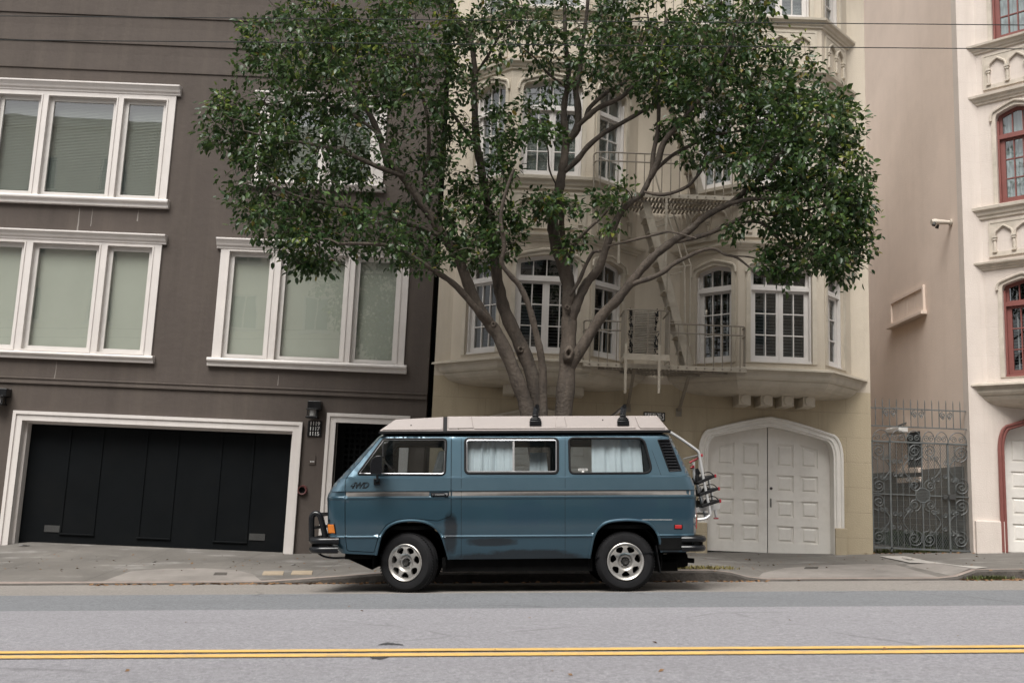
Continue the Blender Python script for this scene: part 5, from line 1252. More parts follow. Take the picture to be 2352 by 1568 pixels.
# air intake louvres
g = G(); T, PP = cdt(VENT, []); g.add([(x, ysurf(x, z)+.03, z) for x, z in PP], T); ribbon(g, offset_poly(VENT, .004), .008, True)
za, zb = min(p[1] for p in VENT), max(p[1] for p in VENT); (ax_, az_), (bx_, bz_) = vq(1512, 1009), vq(1538, 1082)
for i in range(11):
    z = za+(zb-za)*(i+.6)/11; t = (az_-z)/(az_-bz_); x0 = ax_+(bx_-ax_)*t+.008; x1 = x0+vq(1536, 1040)[0]-vq(1510, 1040)[0]-.01
    y = ysurf((x0+x1)/2, z); g.add([(x0, y+.004, z), (x1, y+.006, z), (x1, y+.028, z+.022), (x0, y+.026, z+.022), (x0, y+.004, z-.006), (x1, y+.006, z-.006)], [(0, 1, 2, 3), (0, 1, 5, 4)])
g.build('air_intake', M['blackmetal'], van)
# pop-top roof
ZB = zr(990.5, .17)
def yroof(z): return .135+.34*(z-ZB)
def roofpiece(nm, L, bev=.03):
    g = G(); P = [(vl(x, y, .18).x, vl(x, y, .18).z) for x, y in L]; n = len(P)
    g.add([(x, yroof(z), z) for x, z in P]+[(x, VW-yroof(z), z) for x, z in P], [(i, (i+1) % n, n+(i+1) % n, n+i) for i in range(n)]+[tuple(range(n))[::-1], tuple(range(n, 2*n))])
    return g.build(nm, M['roof'], van, bev, seg=4)
fr_ = roofpiece('luggage_tray', [(874, 990.5), (874, 988), (908, 963), (1018.5, 957), (1018.5, 990.5)])
rp = roofpiece('pop_up_roof', [(1027, 990.5), (1027, 955.5), (1300, 954.5), (1510, 954), (1534, 986), (1534, 990.5)])
g = G()
for L in ([(1030, 957), (1083, 956), (1087, 979), (1088, 983.5), (1030, 984.5)], [(1279, 956), (1297, 956), (1302, 981), (1275, 981)], [(1459, 956), (1508, 956), (1528, 984), (1470, 984), (1466, 978)]):
    P = [(vl(x, y, .16).x, vl(x, y, .16).z) for x, y in L]; n = len(P)
    g.add([(x, yroof(z)-.010, z) for x, z in P]+[(x, yroof(z)+.02, z) for x, z in P], [(i, (i+1) % n, n+(i+1) % n, n+i) for i in range(n)]+[tuple(range(n))])
L = [(1089, 981.5), (1460, 979), (1460, 984), (1089, 985)]; P = [(vl(x, y, .16).x, vl(x, y, .16).z) for x, y in L]
g.add([(x, yroof(z)-.009, z) for x, z in P]+[(x, yroof(z)+.02, z) for x, z in P], [(i, (i+1) % 4, 4+(i+1) % 4, 4+i) for i in range(4)]+[(0, 1, 2, 3)])
L = [(882, 983), (1017, 981.5), (1017, 987), (878, 988)]; P = [(vl(x, y, .16).x, vl(x, y, .16).z) for x, y in L]
g.add([(x, yroof(z)-.008, z) for x, z in P]+[(x, yroof(z)+.02, z) for x, z in P], [(i, (i+1) % 4, 4+(i+1) % 4, 4+i) for i in range(4)]+[(0, 1, 2, 3)])
g.build('roof_rib', M['roof'], rp, .007, seg=3)
g = G(); P = [(vl(x, y, .17).x, vl(x, y, .17).z) for x, y in ((1019, 991), (1019, 956.5), (1026.6, 956), (1026.6, 991))]; n = 4
g.add([(x, yroof(z)+.004, z) for x, z in P]+[(x, VW-yroof(z)-.004, z) for x, z in P], [(i, (i+1) % 4, 4+(i+1) % 4, 4+i) for i in range(4)]+[(0, 1, 2, 3), (4, 5, 6, 7)]); g.build('roof_joint', M['rubber'], van)
g = G()
for x, y in ((944, 976), (1053, 984), (1385, 963.5), (1467, 967), (1469, 974), (1505, 967), (1509, 974)):
    q = vl(x, y, .15); g.lathe([(0, .006), (.006, .005), (.008, 0)], (q.x, yroof(q.z)-.001, q.z), (0, -1, 0), 10)
g.build('roof_bolts', M['darkalloy'], rp)
# roof rack feet and bars
for bxp in (1230, 1431.5):
    c = vl(bxp, 968, .14)
    for fl in (0, 1):
        g = G()
        s = -1 if fl else 1; Y = (lambda v: VW-v) if fl else (lambda v: v)
        y = yroof(c.z); ht = vl(bxp, 930, .15).z-c.z
        g.box(c.x-.068, c.x+.068, min(Y(y-.03), Y(y+.0)), max(Y(y-.03), Y(y+.0)), c.z-.045, c.z+.01)
        for w_, z0, z1 in ((.062, .01, .035), (.05, .035, .05), (.034, .05, .08)): g.box(c.x-w_, c.x+w_, min(Y(y-.03), Y(y+.05)), max(Y(y-.03), Y(y+.05)), c.z+z0, c.z+z1)
        g.bar((c.x, Y(y+.01), c.z+.08), (c.x+.018, Y(y+.03), c.z+ht-.02), .05, .05); g.tube([(c.x+.02, Y(y-.02), c.z+ht-.015), (c.x+.02, Y(y+.10), c.z+ht-.015)], .024, 10)
        g.lathe([(0, .008), (.012, .006), (.013, 0)], (c.x+.0, Y(y-.018), c.z+.085), (0, -1 if not fl else 1, 0), 10)
        g.build('rack_foot', M['blackmetal'], van, .006)
    g = G(); g.box(c.x+.0, c.x+.035, yroof(c.z)+.1, VW-yroof(c.z)-.1, c.z+ht-.03, c.z+ht-.0); g.build('rack_bar', M['blackmetal'], van, .005)
# badge
pb_ = vq(825, 1114.8)
for sc, of, mm, dy in ((.088, .0045, 'blackmetal', -.002), (.088, -.003, 'paint', -.006)):
    text_mesh('4WD', sc, lambda u, v, c: (pb_[0]+u, ysurf(pb_[0]+u, pb_[1]+c)+dy+v*.3, pb_[1]+c), 'badge', M[mm], door, .002, .35, of, xs=.98)
# handle, mirror
p = vq(1010, 1136); g = G(); g.box(p[0]-.10, p[0]+.10, .0, .013, p[1]-.022, p[1]+.024); h_ = g.build('handle_recess', M['rubber'], door, .006)
g = G(); g.box(p[0]-.06, p[0]+.06, -.028, -.012, p[1]-.012, p[1]+.008); g.box(p[0]+.05, p[0]+.10, -.03, .0, p[1]-.018, p[1]+.018); g.box(p[0]-.085, p[0]-.06, -.025, .0, p[1]-.012, p[1]+.008); g.build('handle', M['blackmetal'], door, .008)
g = G(); g.lathe([(0, .003), (.009, .002), (.01, 0)], (p[0]+.083, -.03, p[1]), (0, -1, 0), 12); g.build('lock', M['chrome'], door)
mc = vl(866, 1068, -.16); g = G()
prof_m = [(853, 1089), (879, 1090), (880, 1050), (877, 1046), (866, 1047), (857, 1053), (852, 1066)]
P = [(vl(x, y, -.2).x, vl(x, y, -.2).z) for x, y in prof_m]; g.prism([(x, z) for x, z in P], -.30, -.07); mi = g.build('mirror', M['blackmetal'], door, .022, seg=4)
g = G(); q = vl(866, 1107, 0); g.tube([(mc.x, -.15, mc.z-.09), (mc.x, -.10, q.z+.03), (q.x, -.02, q.z+.0), (q.x, .01, q.z)], .016, 8); g.box(q.x-.035, q.x+.035, -.03, .01, q.z-.03, q.z+.04); g.build('mirror_arm', M['blackmetal'], mi, .006)
# lamps
def lens(nm, L, mm, th=.02):
    P = VQ(L); g = G(); T, PP = cdt(dens(P, .03), []); k = len(PP)
    n = len(P); g.add([(x, ysurf(x, z)-th, z) for x, z in P]+[(x, ysurf(x, z)+.03, z) for x, z in P], [(i, (i+1) % n, n+(i+1) % n, n+i) for i in range(n)]+[tuple(range(n))]); return g.build(nm, M[mm], van, .006)
lens('turn_signal_bezel', [(748.5, 1201), (769, 1201), (772.5, 1227), (750, 1227)], 'blackmetal', .008)
lens('turn_signal', [(750, 1204), (766, 1204), (770, 1224), (752, 1224.5)], 'amber')
lens('side_marker', [(1550, 1205), (1566, 1205), (1566, 1213.5), (1550, 1213.5)], 'redlens', .014)
lens('side_marker_base', [(1548, 1203.5), (1568, 1203.5), (1568, 1215), (1548, 1215)], 'rubber', .006)
for y in (.32, VW-.32):
    c = vq(748, 1170); g = G(); g.lathe([(0, .03), (.07, .025), (.085, .0), (.09, -.02)], (c[0]+.004, y, c[1]-.02), (-1, 0, 0), 20); g.build('headlight', M['lampglass'], van)
c = vq(748, 1168); g = G(); g.box(c[0]-.012, c[0]+.01, .2, VW-.2, c[1]-.14, c[1]+.09); g.build('front_grille', M['blackmetal'], van, .01)
c = vq(1602, 1185)
for y0, y1 in ((.10, .30), (VW-.30, VW-.10)): g = G(); g.box(c[0]-.02, c[0]+.012, y0, y1, c[1]-.14, c[1]+.12); g.build('tail_light', M['redlens'], van, .01)
(xa, za), (xb, zb) = vq(774, 1100), vq(866, 1003); d = Vector((za-zb, 0, xb-xa)).normalized()*.006; d = Vector((-abs(d.x), 0, abs(d.z)))
g = G(); g.add([(xa+d.x, .2, za+d.z), (xb+d.x, .25, zb+d.z), (xb+d.x, VW-.25, zb+d.z), (xa+d.x, VW-.2, za+d.z)], [(0, 1, 2, 3)]); g.build('windscreen', M['glassdark'], van)
g = G(); g.tube([(xa-.0, .3, za+.02), (xa+.02, .35, za+.05), (xa+.06, .7, za+.10), (xa+.12, .95, za+.16)], .010, 6); g.build('wiper', M['rubber'], van)
(xa, za), (xb, zb) = vq(1548, 1012), vq(1586, 1086); g = G(); g.add([(xa+.008, .25, za), (xb+.008, .2, zb), (xb+.008, VW-.2, zb), (xa+.008, VW-.25, za)], [(0, 1, 2, 3)]); g.build('rear_window', M['glassdark'], van)
# bumpers and bull bar
def bent(nm, xin, xout, row, r, side):
    zc = vl((xin+xout)/2, row, 0).z; a = vl(xin, row, 0).x; b = vl(xout, row, 0).x; s = 1 if b > a else -1; b -= s*r
    P = [(a, .0, zc), (b-s*.12, -.022, zc), (b-s*.04, .01, zc), (b, .08, zc), (b+s*.02, .3, zc)]; P2 = [(x, VW-y, z) for x, y, z in P][::-1]
    g = G(); g.tube(catmull(P, 3)+catmull(P2, 3), r, 10); return g.build(nm, M['blackmetal'], van)
bent('rear_bumper', 1566, 1626, 1237.5, .036, 1); bent('rear_bumper', 1566, 1625, 1258, .036, 1)
bent('front_bumper', 778, 705.5, 1241.5, .040, -1); bent('front_bumper', 776, 706, 1262, .040, -1)
a, b = vl(708, 1250, .1), vl(1622, 1248, .1)
g = G(); x0 = vl(712, 1250, 0).x; x1 = vl(752, 1250, 0).x; g.box(x0, x1, .08, VW-.08, zr(1266), zr(1238)); g.build('front_bumper_core', M['under'], van, .012); g = G(); x0, x1 = vl(1596, 1250, 0).x, vl(1619, 1250, 0).x; g.box(x0, x1, .1, VW-.1, zr(1262), zr(1234)); x0, x1 = vl(1512, 1240, 0).x, vl(1594, 1240, 0).x
g.box(x0+.01, x1-.02, -.002, .3, zr(1265), zr(1234.5)); g.build('rear_bumper_core', M['under'], van, .012)
for y in (.22, VW-.22):
    g = G(); P = [vl(x, r, y) for x, r in ((716, 1240), (715.5, 1200), (717, 1185), (723, 1179), (732, 1181), (737, 1190), (745, 1222), (748, 1236))]
    g.tube(catmull([(p.x, y, p.z) for p in P], 4), .033, 12); g.build('bull_bar', M['blackmetal'], van)
g = G(); p = vl(722, 1182, .22); g.tube([(p.x, .22, p.z), (p.x, VW-.22, p.z)], .022, 10); p = vl(717, 1212, .22); g.tube([(p.x, .22, p.z), (p.x, VW-.22, p.z)], .018, 8); g.build('bull_bar_rail', M['blackmetal'], van)
g = G(); g.tube(catmull([(vl(x, r, .1).x, .12, vl(x, r, .1).z) for x, r in ((728, 1268), (742, 1277), (765, 1281), (795, 1280))], 3), .012, 8); g.build('skid_tube', M['blackmetal'], van)
# underbody, wells, exhaust, flap
xa, xb = vq(790, 1260)[0], vq(1580, 1260)[0]; wf, wr = vl(939.5, 1296, .05), vl(1437, 1294.5, .05)
g = G(); g.box(wf.x+.45, wr.x-.45, .10, VW-.1, .36, .50); g.box(wf.x+.36, wr.x-.36, .14, VW-.03, .215, .37); g.box(wf.x-.5, wr.x+.5, VW-.3, VW-.25, .215, .4); g.tube([(wr.x-.9, .24, .34), (wr.x-.75, .24, .31), (wr.x-.5, .26, .33)], .035, 8); g.box(xa, wf.x-.42, .10, VW-.1, .36, .6); g.box(wr.x+.42, xb, .12, VW-.12, .40, .62)
g.box(wf.x-.5, wr.x+.5, .55, VW-.55, .30, .62); g.box(xa+.2, xb-.05, .06, VW-.06, .68, .72); g.add([(xa-.02, .15, .38), (xa-.02, VW-.15, .38), (wf.x-.42, VW-.15, .24), (wf.x-.42, .15, .24), (xa+.02, .15, .42), (xa+.02, VW-.15, .42)], [(0, 1, 2, 3), (0, 1, 5, 4)])
g.build('underbody', M['under'], van)
for c, ar in ((wf, farch), (wr, rarch)):
    g = G(); n = 24; vs = []
    for i in range(n+1):
        a = math.pi*(1.12*i/n-.06); vs += [(c.x+.405*math.cos(a), .045, .33+.42*math.sin(a)), (c.x+.405*math.cos(a), .55, .33+.42*math.sin(a))]
    g.add(vs, [(2*i, 2*i+2, 2*i+3, 2*i+1) for i in range(n)]); g.add([(x, .55, z) for x, y, z in vs[::2]], [tuple(range(n+1))]); g.build('wheel_well', M['under'], van)
g = G(); a, b = vl(1500, 1290, .5), vl(1578, 1285, .5); g.tube([(a.x, .5, a.z), (a.x+.06, .5, a.z), (b.x-.05, .5, b.z), (b.x, .5, b.z)], [.06, .085, .085, .07], 12); g.tube([(b.x-.05, .5, b.z), (b.x+.08, .5, b.z-.01)], .03, 8); a = vl(1505, 1300, .4); g.box(a.x-.02, a.x+.25, .35, .8, a.z-.05, a.z+.06); g.build('exhaust', M['under'], van, .01)
a, b = vl(1506, 1252, .1), vl(1517, 1315, .1); g = G(); g.add([(a.x, .05, a.z), (a.x, .28, a.z), (b.x, .30, b.z), (b.x, .07, b.z)], [(0, 1, 2, 3)]); g.bar((a.x, .06, a.z), (b.x, .08, b.z), .012); g.build('mud_flap', M['rubber'], van)
# wheels
def wheel(cx, cz, y, steer, fl, r=.324):
    ax = Vector((-math.sin(steer), -math.cos(steer), 0)); 
    if fl: ax = -ax
    c = Vector((cx, y, cz)); sx_ = ax.cross(Vector((0, 0, 1)))
    g = G(); g.lathe([(.20, -.20), (.205, -.02), (.214, .004), (.25, .012), (.285, .006), (r-.012, -.018), (r, -.045), (r+.001, -.07), (r-.004, -.073), (r-.004, -.082), (r+.001, -.085), (r+.001, -.125), (r-.004, -.128), (r-.004, -.137), (r+.001, -.14), (r, -.17), (r-.03, -.205), (.20, -.21)], c, ax, 56)
    for k in range(64):
        a = 2*math.pi*k/64; d = sx_*math.cos(a)+Vector((0, 0, 1))*math.sin(a); t = sx_*-math.sin(a)+Vector((0, 0, 1))*math.cos(a)
        for o_ in (-.035, -.155): g.bar(c+d*(r+.001)+ax*(o_+.012)-t*.006, c+d*(r+.001)+ax*(o_-.014)+t*.006, .012, .007, up=d)
    w = g.build('wheel', M['tyre'], van, 0, 30)
    def f(u, v, z): return tuple(c+sx_*u+Vector((0, 0, 1))*z-ax*v)
    g = G(); g.lathe([(.150, -.15), (.165, -.03), (.172, -.012), (.186, .004), (.197, .010), (.204, .006), (.206, -.006), (.20, -.03)], c, ax, 48)
    hl = []
    for k in range(7):
        a = 2*math.pi*(k+.25)/7; hl.append(roundpoly([(rr_*math.cos(a+da), rr_*math.sin(a+da)) for rr_, da in ((.104, -.10), (.146, -.33), (.166, -.22), (.174, 0), (.166, .22), (.146, .33), (.104, .10))], .014, 3))
    oc = [(.186*math.cos(t), .186*math.sin(t)) for t in np.linspace(0, 2*math.pi, 60, endpoint=False)]; ic = [(.05*math.cos(t), .05*math.sin(t)) for t in np.linspace(0, 2*math.pi, 24, endpoint=False)]
    pts_ = [(q*math.cos(t), q*math.sin(t)) for q in (.068, .084, .098) for t in np.linspace(0, 2*math.pi, 42, endpoint=False)]
    T, P = cdt(oc, hl+[ic], pts_); 
    def dish(u, z): q = math.hypot(u, z); return lerp_tab([(.05, .035), (.068, .034), (.084, .012), (.10, .004), (.15, .004), (.186, .012)], q)
    n0 = len(P); g.add([f(u, dish(u, z), z) for u, z in P], T, True)
    for h in hl: n = len(h); g.add([f(u, dish(u, z), z) for u, z in h]+[f(u, dish(u, z)+.03, z) for u, z in h], [(i, (i+1) % n, n+(i+1) % n, n+i) for i in range(n)])
    g.build('rim', M['alloy'], w, 0, 45)
    g = G(f)
    g.lathe([(0, 0), (.19, 0)], (0, .075, 0), (0, -1, 0), 24); g.build('brake_disc', M['under'], w)
    g = G(f); g.lathe([(0, .012), (.02, .014), (.026, .022), (.032, .022), (.036, -.01), (.052, -.012)], (0, .03, 0), (0, -1, 0), 24)
    g.build('hub', M['darkalloy'], w)
    g = G(f)
    for k in range(5): a = 2*math.pi*(k+.3)/5; g.lathe([(0, .014), (.007, .012), (.0085, -.004)], (.053*math.cos(a), .03, .053*math.sin(a)), (0, -1, 0), 8)
    g.build('lug_nuts', M['chrome'], w)
wheel(wf.x-.045, .322, .055, R(20), False); wheel(wr.x, .322, .05, 0, False); wheel(wf.x, .29, VW-.055, R(20), True); wheel(wr.x, .29, VW-.05, 0, True)
# cabin
g = G(); xa_, xb_ = vq(800, 1100)[0], vq(1590, 1100)[0]
g.box(xa_, vq(840, 1100)[0], .14, VW-.14, .8, 1.26); x = vq(1037, 1000)[0]; g.box(x-.03, x+.03, .62, .80, .8, 1.70); g.box(x-.03, x+.02, VW-.40, VW-.17, .8, 1.75); g.box(vq(1044, 1000)[0], xb_, .14, VW-.14, .74, .80)
x0 = vq(1310, 1)[0] if False else vq(1310, 1050)[0]; g.box(vq(1480, 1050)[0], vq(1530, 1050)[0], .24, .5, .8, 1.72); g.box(vq(1060, 1050)[0], vq(1300, 1050)[0], VW-.6, VW-.2, .8, 1.22); g.box(vq(1300, 1050)[0], vq(1560, 1050)[0], .3, VW-.3, .8, 1.18)
g.build('cabin_trim', M['inner'], van, .01)
for y in (.42, VW-.42):
    g = G(); x = vq(985, 1090)[0]; g.box(x-.45, x+.08, y-.24, y+.24, .8, 1.12); g.bar((x+.02, y, 1.10), (x+.16, y, 1.58), .12, .46) if False else g.prism([(x-.04, 1.08), (x+.10, 1.08), (x+.20, 1.55), (x+.10, 1.56)], y-.23, y+.23); g.prism([(x+.12, 1.575), (x+.2, 1.575), (x+.23, 1.72), (x+.15, 1.73)], y-.13, y+.13); g.build('front_seat', M['seat'], van, .03)
g = G(); c = Vector((vq(893, 1085)[0], .42, 1.36)); ax = Vector((.75, 0, .66)).normalized(); a_ = Vector((0, 1, 0)); b_ = ax.cross(a_)
g.tube([c+a_*.2*math.cos(t)+b_*.2*math.sin(t) for t in np.linspace(0, 2*math.pi, 28, endpoint=False)], .014, 8, True); g.tube([c-a_*.19, c+ax*-.03, c+a_*.19], .014, 6); g.tube([c-ax*.03, c-ax*.35], .03, 8); g.build('steering_wheel', M['rubber'], van)
def curtain(pa, pb, r0, r1, y, folds, seed, mm='curtain'):
    xa, xb = vq(pa, 1050)[0], vq(pb, 1050)[0]; z1, z0 = zr(r0, .1), zr(r1, .05); n = 90; vs = []; rn = random.Random(seed); ph = [rn.uniform(0, 6) for _ in range(4)]
    for i in range(n+1):
        t = i/n; x = xa+(xb-xa)*t; w = .5*math.sin(folds*6.28*t+ph[0])+.35*math.sin(folds*11*t+ph[1])+.2*math.sin(folds*19*t+ph[2]); g0 = math.exp(-((t-.5)/.22)**2)
        for j in range(6): s = j/5; yy = y+.10*(s)+w*(.008+.022*g0)*(1 if True else s); vs.append((x+(t-.5)*.02*(1-s), yy, z0+(z1-z0)*s))
    g = G(); g.add(vs, [(i*6+j, (i+1)*6+j, (i+1)*6+j+1, i*6+j+1) for i in range(n) for j in range(5)], True); return g.build('curtain', M[mm], van)
curtain(1071, 1177, 1009, 1084, .13, 5, 1); curtain(1362, 1476, 1005, 1085, .14, 3.2, 3); curtain(1219, 1258, 1036, 1084, .30, 1.2, 5)
g = G(); L_ = VQ([(1472, 1003), (1500, 1003), (1506, 1088), (1484, 1088)]); g.add([(x, ysurf(x, z)+.035, z) for x, z in L_]+[(x, ysurf(x, z)+.055, z) for x, z in L_], [(0, 1, 2, 3), (4, 7, 6, 5), (0, 4, 5, 1), (1, 5, 6, 2), (2, 6, 7, 3), (3, 7, 4, 0)]); g.build('rear_pillar_trim', M['rubber'], van)
# bike rack
rk = van
def tubeD(nm, L, y, r, mm='alloy', par_=None, k=3):
    g = G(); P = [vl(a, b, y) for a, b in L]; g.tube(catmull([(p.x, y, p.z) for p in P], k), r, 9); return g.build(nm, M[mm], par_ or van)
M['tube'] = mat('silver tube', (.68, .68, .67), .33, .06, 6, metal=.55)
hoopA = [(1534, 989), (1560, 1005), (1597, 1031), (1605, 1040), (1608, 1055), (1618, 1110), (1631, 1175), (1629, 1184), (1620, 1190), (1602, 1193)]
rack = tubeD('rack_hoop', hoopA, .42, .017, 'tube', None, 4)
tubeD('rack_hoop', hoopA, VW-.42, .017, 'tube', None, 4)
g = G()
for a, b in ((1606, 1045), (1630, 1180)): p = vl(a, b, .42); g.tube([(p.x, .42, p.z), (p.x, VW-.42, p.z)], .013, 8)
g.build('rack_crossbar', M['tube'], van)
for y, L in ((.60, [(1593, 1060), (1595, 1095), (1600, 1106), (1608, 1140), (1620, 1185)]), (.85, [(1628, 1100), (1636, 1140), (1646, 1188)]), (.66, [(1608, 1118), (1614, 1150), (1622, 1190)]), (1.25, [(1628, 1100), (1636, 1140), (1646, 1188)])): tubeD('rack_arm', L, y, .017, 'tube')
for (a, b), (c, d) in (((1600, 1109), (1639, 1093)), ((1603, 1136), (1647, 1122)), ((1608, 1162), (1650, 1150))):
    p, q = vl(a, b, .5), vl(c, d, .5); g = G(); dirv = Vector((q.x-p.x, 0, q.z-p.z)); up = Vector((-dirv.z, 0, dirv.x)).normalized()
    P0, P1 = Vector((p.x, 0, p.z)), Vector((q.x, 0, q.z)); n_ = 8
    sec = [P0+up*.012, P0+dirv*.3+up*.018, P0+dirv*.75+up*.024, P1+up*.016, P1-up*.012, P0+dirv*.6-up*.016, P0-up*.02]
    g.prism([(v.x, v.z) for v in sec], .40, VW-.40); g.build('wheel_tray', M['rubber'], van, .006)
    for y in (.46, .95):
        g = G(); g.tube(catmull([P0+dirv*.2+Vector((0, y, 0))+up*.03, P0+dirv*.5+Vector((0, y, 0))+up*.075, P0+dirv*.85+Vector((0, y, 0))+up*.06, P1+Vector((0, y, 0))+up*.0], 3), .006, 6); g.build('tray_strap', M['rubber'], van)
    g = G(); c = P1+Vector((0, .43, 0)); g.box(c.x-.008, c.x+.012, .39, .45, c.z-.02, c.z+.02); g.build('tray_clip', M['redplastic'], van, .006)
for L, y in (([(1584, 1062), (1598, 1055), (1611, 1046)], .5), ([(1586, 1074), (1592, 1072)], .6)):
    g = G(); P = [vl(a, b, y) for a, b in L]; g.tube([(p.x, y, p.z) for p in P], .013, 8); g.box(P[-1].x-.012, P[-1].x+.012, y-.03, y+.03, P[-1].z-.015, P[-1].z+.02); g.build('frame_clamp', M['redplastic'], van, .005)
for a, b, y in ((1603, 1100, .55), (1602, 1085, .62)):
    p = vl(a, b, y); g = G(); g.tube([(p.x-.01, y, p.z+.05), (p.x, y, p.z), (p.x-.01, y, p.z-.05)], [.02, .035, .02], 10); g.build('clamp_grip', M['rubber'], van)
for a, b, y in ((1622, 1191, .66), (1646, 1190, .85)):
    p = vl(a, b, y); g = G(); g.box(p.x-.035, p.x+.02, y-.02, y+.02, p.z-.008, p.z+.010); g.build('foot_cap', M['redplastic'], van, .005)
for a, b, y in ((1608, 1172, .6), (1638, 1168, .85)):
    p = vl(a, b, y); g = G(); g.prism([(p.x-.07, p.z-.03), (p.x+.08, p.z+.0), (p.x+.08, p.z+.06), (p.x-.07, p.z+.03)], y-.02, y-.012); g.build('rack_plate', M['tube'], van)
# stains, worn patches and a painted-in sky reflection on the van
def blobs(L_, noisy, soft, amt):
    def fn(N, L, v):
        s = N.new('ShaderNodeSeparateXYZ'); L.new(v, s.inputs[0]); nz = mth(N, L, 'MULTIPLY', mth(N, L, 'SUBTRACT', noise(N, L, v, 4.5, 10, None, .75), .5), noisy); tot = None
        for x0, r0, x1, r1 in L_:
            a, b = vq(x0, r0), vq(x1, r1); cx, cz, wx, wz = (a[0]+b[0])/2, (a[1]+b[1])/2, abs(b[0]-a[0])/2, abs(a[1]-b[1])/2
            dx = mth(N, L, 'POWER', mth(N, L, 'ABSOLUTE', mth(N, L, 'DIVIDE', mth(N, L, 'SUBTRACT', s.outputs[0], cx), wx)), 3.); dz = mth(N, L, 'POWER', mth(N, L, 'ABSOLUTE', mth(N, L, 'DIVIDE', mth(N, L, 'SUBTRACT', s.outputs[2], cz), wz)), 3.)
            k = ramp(N, L, mth(N, L, 'ADD', mth(N, L, 'ADD', dx, dz), nz), 1-soft, 1+soft, amt, 0); tot = k if tot is None else mth(N, L, 'MAXIMUM', tot, k)
        return tot
    return fn
def lightened(N, L, v):  # paler upper body stands in for sky reflected in the paint
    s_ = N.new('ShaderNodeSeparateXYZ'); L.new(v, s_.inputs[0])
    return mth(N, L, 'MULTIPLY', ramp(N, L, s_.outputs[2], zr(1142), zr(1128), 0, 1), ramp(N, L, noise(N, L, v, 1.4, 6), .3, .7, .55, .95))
overlay(M['paint'], lightened, (.086, .150, .195))
overlay(M['paint'], blobs([(1375, 1140, 1512, 1200), (1160, 1155, 1262, 1208), (1540, 1145, 1600, 1195)], 5.5, .10, .38), (.035, .075, .12))
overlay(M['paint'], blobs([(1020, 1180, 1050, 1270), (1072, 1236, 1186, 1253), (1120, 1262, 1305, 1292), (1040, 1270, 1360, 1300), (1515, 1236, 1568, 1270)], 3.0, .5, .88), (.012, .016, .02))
overlay(M['stripe'], blobs([(820, 1132, 1000, 1141), (1100, 1132, 1480, 1142)], 2.5, .9, .8), (.03, .03, .03))
# ================================================================== small things on the ground
for L_ in ([(1735, 1331), (1752, 1316), (1800, 1305), (1870, 1299), (1990, 1295), (2060, 1297), (2130, 1304), (2185, 1312), (2215, 1330)], [(250, 1341), (262, 1325), (300, 1312), (380, 1306), (470, 1305), (540, 1309), (580, 1318), (600, 1334)]):
    g = G(); P = []
    for (a, b), (c, d) in zip(L_, L_[1:]): P += [(a+(c-a)*k/8, b+(d-b)*k/8) for k in range(8)]
    P.append(L_[-1]); vs = []; N2 = 8; yb = CURB+.15
    for a, b in P:
        w = on_walk(a, b); x = w.x
        for k in range(N2+1): y = yb+(max(w.y, yb+.01)-yb)*k/N2; vs.append((x, y, walk_z(x, y)+.006))
    g.add(vs, [(i*(N2+1)+j, (i+1)*(N2+1)+j, (i+1)*(N2+1)+j+1, i*(N2+1)+j+1) for i in range(len(P)-1) for j in range(N2)], True); tag(g.build('driveway_apron', M['apron']), kind='structure')
def cover(px0, py0, px1, py1, mm, lab, grp=None):
    a = [on_walk(px0, py1), on_walk(px1, py1), on_walk(px1+2, py0), on_walk(px0+4, py0)]; g = G(); n = 4; up = Vector((0, 0, .012))
    g.add([p-up for p in a]+[p+up for p in a], [(4, 5, 6, 7)]+[(i, (i+1) % 4, 4+(i+1) % 4, 4+i) for i in range(4)]); tag(g.build('utility_cover', mm), lab, 'utility cover', grp)
M['cover'] = mat('tan concrete lid', (.36, .29, .21), .8, .15, 6, .2, 40)
cover(602, 1312.5, 650, 1320, M['cover'], 'left of two tan rectangular utility lids in the pavement before the garage')
cover(668, 1311.5, 716, 1319.5, M['cover'], 'right of two tan rectangular utility lids, nearer the camper nose')
cover(490, 1315.5, 520, 1321, M['kerb'], 'small dark rectangular utility lid in the pavement before the garage')
cover(1847, 1302.5, 1878, 1306.5, M['kerb'], 'small dark utility lid before the white arched garage door')
for L_ in ([(868, 1481), (885, 1478.5), (905, 1479), (926, 1481)], [(848, 1505), (856, 1509), (872, 1511), (893, 1508.5)], [(2180, 1362), (2230, 1370), (2290, 1378), (2352, 1387), (2420, 1392)], [(1525, 1370), (1550, 1378), (1575, 1392)]):
    g = G(); P = [on_road(a, b)+Vector((0, 0, .003)) for a, b in [(p.x, p.y) for p in catmull([(a, b, 0) for a, b in L_], 5)]]; n = len(P); vs = []
    for i, p in enumerate(P): w = (.05 if L_[0][0] < 1000 else .018)*(.3+math.sin(math.pi*min(1, (i+.3)/n)))*random.uniform(.5, 1.2); vs += [p+Vector((0, w, KS*0)), p-Vector((0, w, 0))]
    g.add(vs, [(2*i, 2*i+2, 2*i+3, 2*i+1) for i in range(n-1)]); tag(g.build('tar_seam', M['tar']), kind='structure')
g = G(); P = [on_walk(a, b)+Vector((0, 0, .011)) for a, b in ((2020, 1278), (2078, 1277.5), (2135, 1290), (2200, 1299), (2270, 1303), (2240, 1307), (2165, 1303), (2090, 1293))]
g.add(P, [tuple(range(8))]); tag(g.build('pale_strip', M['patch']), kind='structure')  # paler diagonal strip on the pavement
M['litter'] = mat('dry leaf', (.20, .11, .05), .8, .4, 20); M['paper'] = mat('paper scrap', (.7, .7, .72), .7, .05, 5)
g = G()
